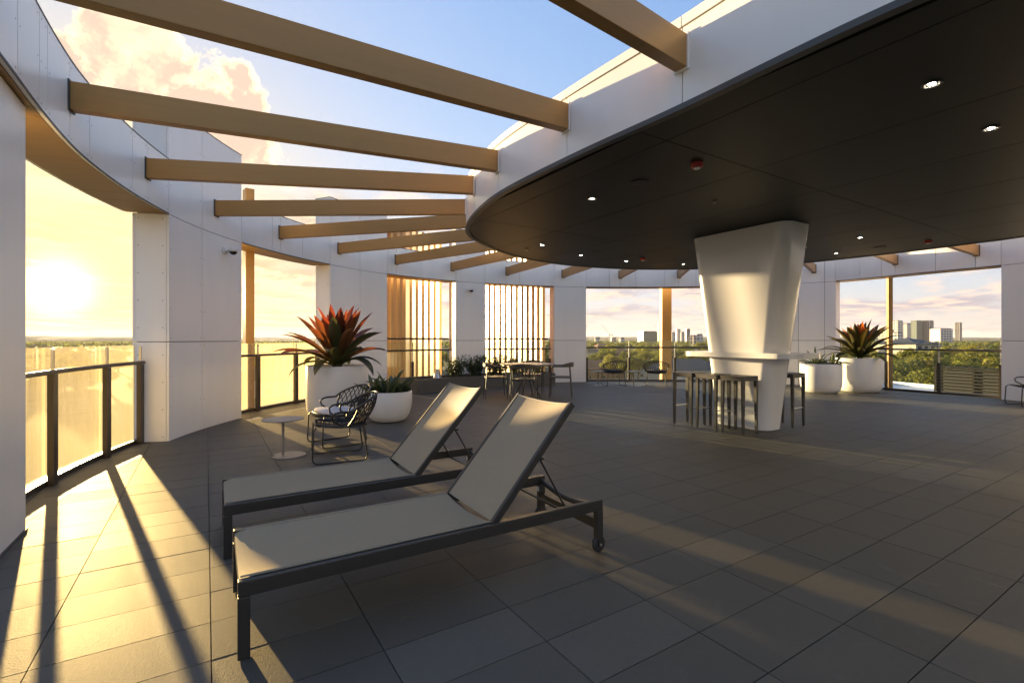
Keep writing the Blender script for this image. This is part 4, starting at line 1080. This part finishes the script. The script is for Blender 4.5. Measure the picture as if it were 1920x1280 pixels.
# ---- houses and blocks placed before the groves so that the trees keep clear of them
ROOFS = [mat('terracotta_roof', (.24, .10, .055), .8, var=.2, vscale=1), mat('slate_roof', (.06, .066, .076), .7, var=.2, vscale=1), mat('brown_roof', (.17, .12, .09), .8, var=.2, vscale=1)]
M_RENDER = mat('cream_render', (.55, .50, .43), .85, var=.06, vscale=.4)
M_BRICK = mat('red_brick_far', (.25, .14, .095), .9, var=.15, vscale=.8)
M_PANE = mat('dark_window', (.04, .05, .06), .15)
def house(u, y, w, dp, h, roof, wall, label, rz, pitch=.42):
    p = at_y(u, y); taken.append((Vector((p.x, p.y)), max(w, dp) * .55))
    t = thing('suburban_house', label, 'house', (p.x, p.y, GZ), rz, 'houses below the terrace')
    MB().box(-w / 2, w / 2, -dp / 2, dp / 2, -.3, h).build('wall', wall, t)
    e = .5; rh = dp / 2 * pitch * 1.3; rx = w / 2 - dp / 2 * .8
    v = [(-w / 2 - e, -dp / 2 - e, h), (w / 2 + e, -dp / 2 - e, h), (w / 2 + e, dp / 2 + e, h), (-w / 2 - e, dp / 2 + e, h), (-rx, 0, h + rh), (rx, 0, h + rh)]
    v = [(a, b, c + .02) for a, b, c in v]
    MB().add(v, [(3, 2, 1, 0), (0, 1, 5, 4), (1, 2, 5), (2, 3, 4, 5), (3, 0, 4)]).build('roof', ROOFS[roof], t)
    for s in (-1, 1):
        for k in range(3):
            x = -w / 2 + w * (k + .5) / 3; MB().box(x - .8, x + .8, min(s * dp / 2, s * (dp / 2 + .05)), max(s * dp / 2, s * (dp / 2 + .05)), 1.0, 2.3).build('window', M_PANE, t)
HL = ['house with terracotta hip roof among the trees below the terrace', 'house with slate grey hip roof among the trees below the terrace', 'house with brown hip roof among the trees below the terrace']
for u, y, w, dp, h, ro, rz in ((1118, 205, 20, 13, 5, 0, .3), (1140, 300, 18, 12, 5, 0, -.2), (1182, 215, 22, 14, 5, 1, .5), (1172, 380, 18, 11, 6, 0, .1), (1225, 245, 24, 14, 5, 1, .1), (1283, 190, 26, 15, 5.5, 1, .2), (1305, 330, 18, 12, 5, 0, .6),
        (1205, 480, 20, 12, 6, 2, .2), (1262, 430, 17, 12, 6, 0, -.4), (1150, 560, 22, 12, 6, 0, .4), (1108, 420, 20, 12, 6, 2, -.1), (1240, 620, 20, 13, 7, 0, .0), (1130, 760, 24, 14, 7, 0, .3),
        (505, 150, 22, 14, 5, 2, .4), (560, 230, 20, 12, 5, 0, .1), (480, 330, 22, 13, 6, 2, .7), (530, 470, 24, 13, 7, 0, .2), (590, 380, 20, 12, 6, 1, -.3), (130, 260, 20, 12, 6, 2, .3), (90, 420, 24, 14, 7, 0, .1), (200, 380, 22, 12, 6, 1, .5),
        (790, 260, 20, 12, 6, 0, .2), (830, 400, 22, 12, 6, 2, -.2), (940, 300, 20, 13, 6, 1, .4), (1000, 420, 22, 12, 6, 0, .1), (1600, 300, 20, 12, 6, 1, .3), (1725, 420, 22, 14, 7, 2, .1), (1850, 380, 22, 12, 7, 0, .4)):
    house(u, y, w, dp, h, ro, M_BRICK if ro == 0 else M_RENDER, HL[ro], rz)
# slate-roofed block standing as high as the terrace
p = at_y(1700, 270); taken.append((Vector((p.x, p.y)), 14))
t = thing('apartment_block', 'block with broad slate pyramid roof rising to terrace height among trees', 'building', (p.x, p.y, GZ), .35); t.scale = (1.55, 1.55, 1)
MB().box(-7, 7, -7, 7, -.3, 14.6).build('wall', M_RENDER, t)
MB().add([(-7.8, -7.8, 14.62), (7.8, -7.8, 14.62), (7.8, 7.8, 14.62), (-7.8, 7.8, 14.62), (0, 0, 18.2)], [(3, 2, 1, 0), (0, 1, 4), (1, 2, 4), (2, 3, 4), (3, 0, 4)]).build('roof', ROOFS[1], t)
for k in range(4):
    for z in (2, 5.5, 9, 12): MB().box(-5.8 + 3.4 * k, -4.0 + 3.4 * k, -7.06, -7.001, z, z + 1.6).build('window', M_PANE, t)
# white flat roof just below the opening
p = at_y(1722, 44)
t = thing('flat_roof_building', 'building with pale flat roof just below the tower view', 'building', (p.x, p.y, GZ), .22); taken.append((Vector((p.x, p.y)), 10))
M_PALE = mat('pale_roof_sheet', (.62, .64, .66), .5, var=.08, vscale=.5)
MB().box(-9, 3.0, -3.5, 6, -.3, 12.5).build('wall', M_RENDER, t); MB().box(-9.2, 3.2, -3.7, 6.2, 12.52, 12.62).build('roof', M_PALE, t)
for y in (-3.7, 6.05): MB().box(-9.2, 3.2, y, y + .15, 12.63, 12.95).build('parapet', M_PALE, t)
for x in (-9.2, 3.05): MB().box(x, x + .15, -3.54, 6.04, 12.63, 12.95).build('parapet', M_PALE, t)
# louvred plant screen on the lower roof
M_LOUV = mat('grey_louvre', (.035, .033, .030), .8, .0, .04)
q0, q1 = at_y(1752, 17.5), at_y(1905, 15.5); ang = math.atan2(q1.y - q0.y, q1.x - q0.x); Lw = (q1 - q0).length
t = thing('louvre_screen', 'grey horizontal louvre plant screen outside the glass by the sunlit pier', 'louvre screen', (q0.x, q0.y, -3.2), ang)
for k in range(30):
    z = .12 + .112 * k; MB().bar((0, 0, z), (Lw, 0, z), .03, .06).build('louvre_blade', M_LOUV, t).location = (0, .0, 0)
for x in (.0, Lw * .5, Lw): MB().box(x - .03, x + .03, .03, .09, 0, 3.42).build('post', M_LOUV, t)
MB().box(-.03, Lw + .03, .10, .13, 0, 3.40).build('backing', M_JOINT, t)
MB().box(-.05, Lw + .05, -.03, .6, 3.43, 3.47).build('cap', M_LOUV, t)
MB().box(-.6, Lw + .6, -.5, 3.5, -.25, -.02).build('base_deck', M_PALE, t)

# ---- city towers on the horizon
def tower_mat(name, wall, glass, sx, sz):
    m = bpy.data.materials.new(name); m.use_nodes = True; g = NT(m.node_tree); b = g.n['Principled BSDF']
    co = g.node('ShaderNodeTexCoord').outputs['Object']; s = g.node('ShaderNodeSeparateXYZ'); g.put(s.inputs[0], co)
    hz = g.math('GREATER_THAN', g.math('FRACT', g.math('MULTIPLY', s.outputs[2], 1 / sz)), .42)
    hx = g.math('GREATER_THAN', g.math('FRACT', g.math('MULTIPLY', g.math('ADD', s.outputs[0], s.outputs[1]), 1 / sx)), .28)
    f = g.math('MULTIPLY', hz, hx); g.put(b.inputs['Base Color'], g.mix(f, wall, glass)); g.put(b.inputs['Roughness'], g.math('SUBTRACT', .8, g.math('MULTIPLY', f, .6))); return m
TM = [tower_mat('tower_white', (.50, .48, .45), (.07, .09, .10), 8, 6.8), tower_mat('tower_grey', (.12, .115, .11), (.03, .04, .045), 7, 6.4), tower_mat('tower_green', (.09, .12, .105), (.03, .05, .045), 6, 6.6), tower_mat('tower_tan', (.42, .33, .24), (.08, .08, .08), 8, 6.8)]
def tower(u0, u1, vtop, y, mi, label, rz=.3, steps=1):
    p = at_y((u0 + u1) / 2, y); w = (u1 - u0) / F * y; top = H + (V0 - vtop) / F * y - GZ
    t = thing('city_tower', label, 'tower', (p.x, p.y, GZ), rz, 'towers on the skyline'); w *= .86
    MB().box(-w / 2, w / 2, -w * .4, w * .4, -.3, top).build('facade', TM[mi], t)
    MB().box(-w * .46, w * .46, -w * .36, w * .36, top + .02, top + 2.2).build('roof_plant', TM[1], t)
    for sx in (-1, 1):
        for sy in (-1, 1): MB().box(sx * w / 2 - .5, sx * w / 2 + .5, sy * w * .4 - .5, sy * w * .4 + .5, -.3, top + .8).build('corner_pier', M_RENDER if mi != 2 else TM[2], t)
    MB().box(-w * .55, w * .55, -w * .45, w * .45, -.3, 9).build('podium', M_RENDER, t)
tower(1674, 1690, 602, 1450, 0, 'pale apartment tower with balconies, at the slim post end of the tower cluster')
tower(1692, 1707, 607, 1600, 0, 'white banded tower next to the pale apartment tower')
tower(1711, 1726, 602, 1500, 2, 'dark green glass tower, the slimmer of the two dark ones', .2)
tower(1729, 1748, 602, 1500, 1, 'wide dark tower with golden sunlit edge', .5)
tower(1750, 1779, 617, 1350, 0, 'low broad office block with stepped pale wings', .1)
tower(1792, 1802, 605, 2300, 1, 'lone grey tower standing apart on the ridge', .4)
tower(1652, 1672, 619, 1200, 3, 'low tan block behind the slim bronze post', .2)
tower(1674, 1690, 624, 1100, 0, 'low white block at the foot of the pale tower', .3)
tower(1197, 1230, 622, 1500, 2, 'green glass office block with slanted front among the cranes', .25)
tower(1233, 1242, 608, 1900, 3, 'slim tan tower beside the wide bronze post', .3)
tower(1258, 1266, 624, 1700, 0, 'low pale silo-like block under a crane', .1)
tower(1267, 1275, 618, 1750, 0, 'taller pale silo-like block between two cranes', .2)
tower(1276, 1283, 623, 1700, 0, 'white low block next to the silo-like ones', .0)
tower(1285, 1293, 617, 1800, 1, 'grey block under construction below a crane', .2)
for k, (u, vt, y) in enumerate(((1120, 633, 1300), (1150, 634, 1500), (1165, 634, 1150), (1300, 630, 1000), (1312, 628, 900), (1296, 632, 1250))):
    tower(u - 5, u + 5, vt, y, (0, 3)[k % 2], 'low pale block among trees on the far skyline', .2 * k)
def crane(u, vbase, vtop, ujib, vjib, y, label):
    p = at_y(u, y); t = thing('tower_crane', label, 'crane', (p.x, p.y, GZ), 0, 'cranes on the skyline')
    zt = H + (V0 - vtop) / F * y - GZ; jx = (ujib - u) / F * y; jz = H + (V0 - vjib) / F * y - GZ
    mb = MB()
    for sx in (-.9, .9):
        for sy in (-.9, .9): mb.tube([(sx, sy, -.3), (sx, sy, zt)], .16, 4)
    for k in range(int(zt / 4)): mb.tube([(-.9, -.9, 4 * k), (.9, -.9, 4 * k + 4)], .1, 3); mb.tube([(.9, .9, 4 * k), (-.9, .9, 4 * k + 4)], .1, 3)
    mb.build('mast', M_RENDER, t)
    mb = MB()
    for dz in (0, 1.4): mb.tube([(0, 0, zt + dz), (jx, 0, jz + dz * .4)], .22, 4)
    for k in range(14): q = k / 14; mb.tube([(jx * q, 0, zt + (jz - zt) * q), (jx * (q + .035), 0, zt + 1.4 + (jz - zt) * (q + .035))], .12, 3)
    mb.build('jib', M_RENDER, t)
    s = -1 if jx > 0 else 1
    MB().box(min(0, s * 9), max(0, s * 9), -.6, .6, zt - .5, zt + .6).build('counter_jib', M_RENDER, t); MB().box(s * 7 - 1.4, s * 7 + 1.4, -1, 1, zt - 2.4, zt - .6).build('counterweight', M_LOUV, t)
    MB().box(-1, 1, -1.8, -.95, zt - 2.4, zt - .2).build('cab', M_LOUV, t)
crane(1143, 640, 627, 1128, 608, 1300, 'pale tower crane with raised jib, nearest the white pier')
crane(1262, 632, 620, 1259, 601, 1700, 'tower crane with almost upright jib above the silo-like blocks')
crane(1288, 622, 617, 1281, 601, 1800, 'tower crane on the building under construction')
p = at_y(1213, 330)
t = thing('blue_roof_hall', 'low hall with bright blue roof among the trees', 'building', (p.x, p.y, GZ), .1); taken.append((Vector((p.x, p.y)), 6))
MB().box(-4.2, 4.2, -3, 3, -.3, 4).build('wall', M_RENDER, t); MB().box(-4.5, 4.5, -3.3, 3.3, 4.02, 5.2).build('roof', mat('blue_roof', (.08, .22, .42), .5), t)

for u, y, h in ((1668, 118, 14.2), (1700, 132, 13.4), (1735, 120, 13.8), (1772, 126, 14.6), (1810, 112, 14.0), (1845, 130, 15.0), (1878, 116, 14.4), (1690, 92, 11), (1722, 84, 10), (1755, 96, 12), (1640, 140, 14.8), (1600, 150, 15), (1788, 160, 15.6), (1750, 175, 15.8), (1715, 165, 14.6), (1830, 180, 16)):
    p = at_y(u, y); wd = h / 10 * rnd.uniform(1.0, 1.3); taken.append((Vector((p.x, p.y)), 3.2 * wd)); tree(p.x, p.y, h, wd, rnd.choice((0, 0, 2, 3, 1)), rnd.uniform(0, 6.28))
grove(1560, 1885, 648, 722, 50, 10, 15)
grove(1092, 1330, 650, 722, 62, 9, 14.5)
grove(1092, 1330, 641, 650, 24, 9, 14)
grove(450, 622, 645, 735, 34, 8, 15)
grove(40, 250, 645, 735, 34, 8, 14)
grove(722, 1042, 646, 722, 36, 8, 14)
grove(1560, 1885, 641, 648, 26, 10, 16)
# far woods that read as one mass
def far_wood(name, label, u0, u1, y0, y1, n, seed):
    r2 = random.Random(seed); mb = MB()
    for i in range(n):
        u = r2.uniform(u0, u1); y = r2.uniform(y0 ** .5, y1 ** .5) ** 2; p = at_y(u, y); s = r2.uniform(4, 8); hh = r2.uniform(7, 12)
        for k in range(16):
            d = Vector((r2.gauss(0, 1), r2.gauss(0, 1), r2.gauss(0, 1))).normalized(); c = Vector((p.x, p.y, GZ + hh * .55)) + Vector((d.x * s, d.y * s, d.z * hh * .45))
            a = d.cross(Vector((r2.gauss(0, 1), r2.gauss(0, 1), 1))).normalized(); b = d.cross(a); w = s * .55
            mb.add([c - a * w, c - b * w * .8, c + a * w, c + b * w * .8], [(0, 1, 2, 3)])
    o = mb.build(name, F_MATS[1], None); o['kind'] = 'stuff'; o['label'] = label; o['category'] = 'woods'
far_wood('far_woods', 'distant tree cover running to the hills all around the horizon', -300, 2200, 900, 3200, 5200, 77)
# ------------------------------------------------------------------ evening haze
def haze():
    m = bpy.data.materials.new('evening_haze'); m.use_nodes = True; g = NT(m.node_tree); g.n.clear()
    out = g.node('ShaderNodeOutputMaterial'); v = g.node('ShaderNodeVolumePrincipled')
    v.inputs['Color'].default_value = (.96, .93, .90, 1); v.inputs['Density'].default_value = HAZE; v.inputs['Anisotropy'].default_value = .25
    g.l.new(v.outputs[0], out.inputs['Volume'])
    e = GR + 60; o = MB().box(-e, e, -e, e, GZ - 1.2, 92).build('haze', m, None); o['kind'] = 'stuff'; o['label'] = 'thin golden evening haze filling the air over the suburb'; o['category'] = 'haze'
HAZE = .00004
haze()
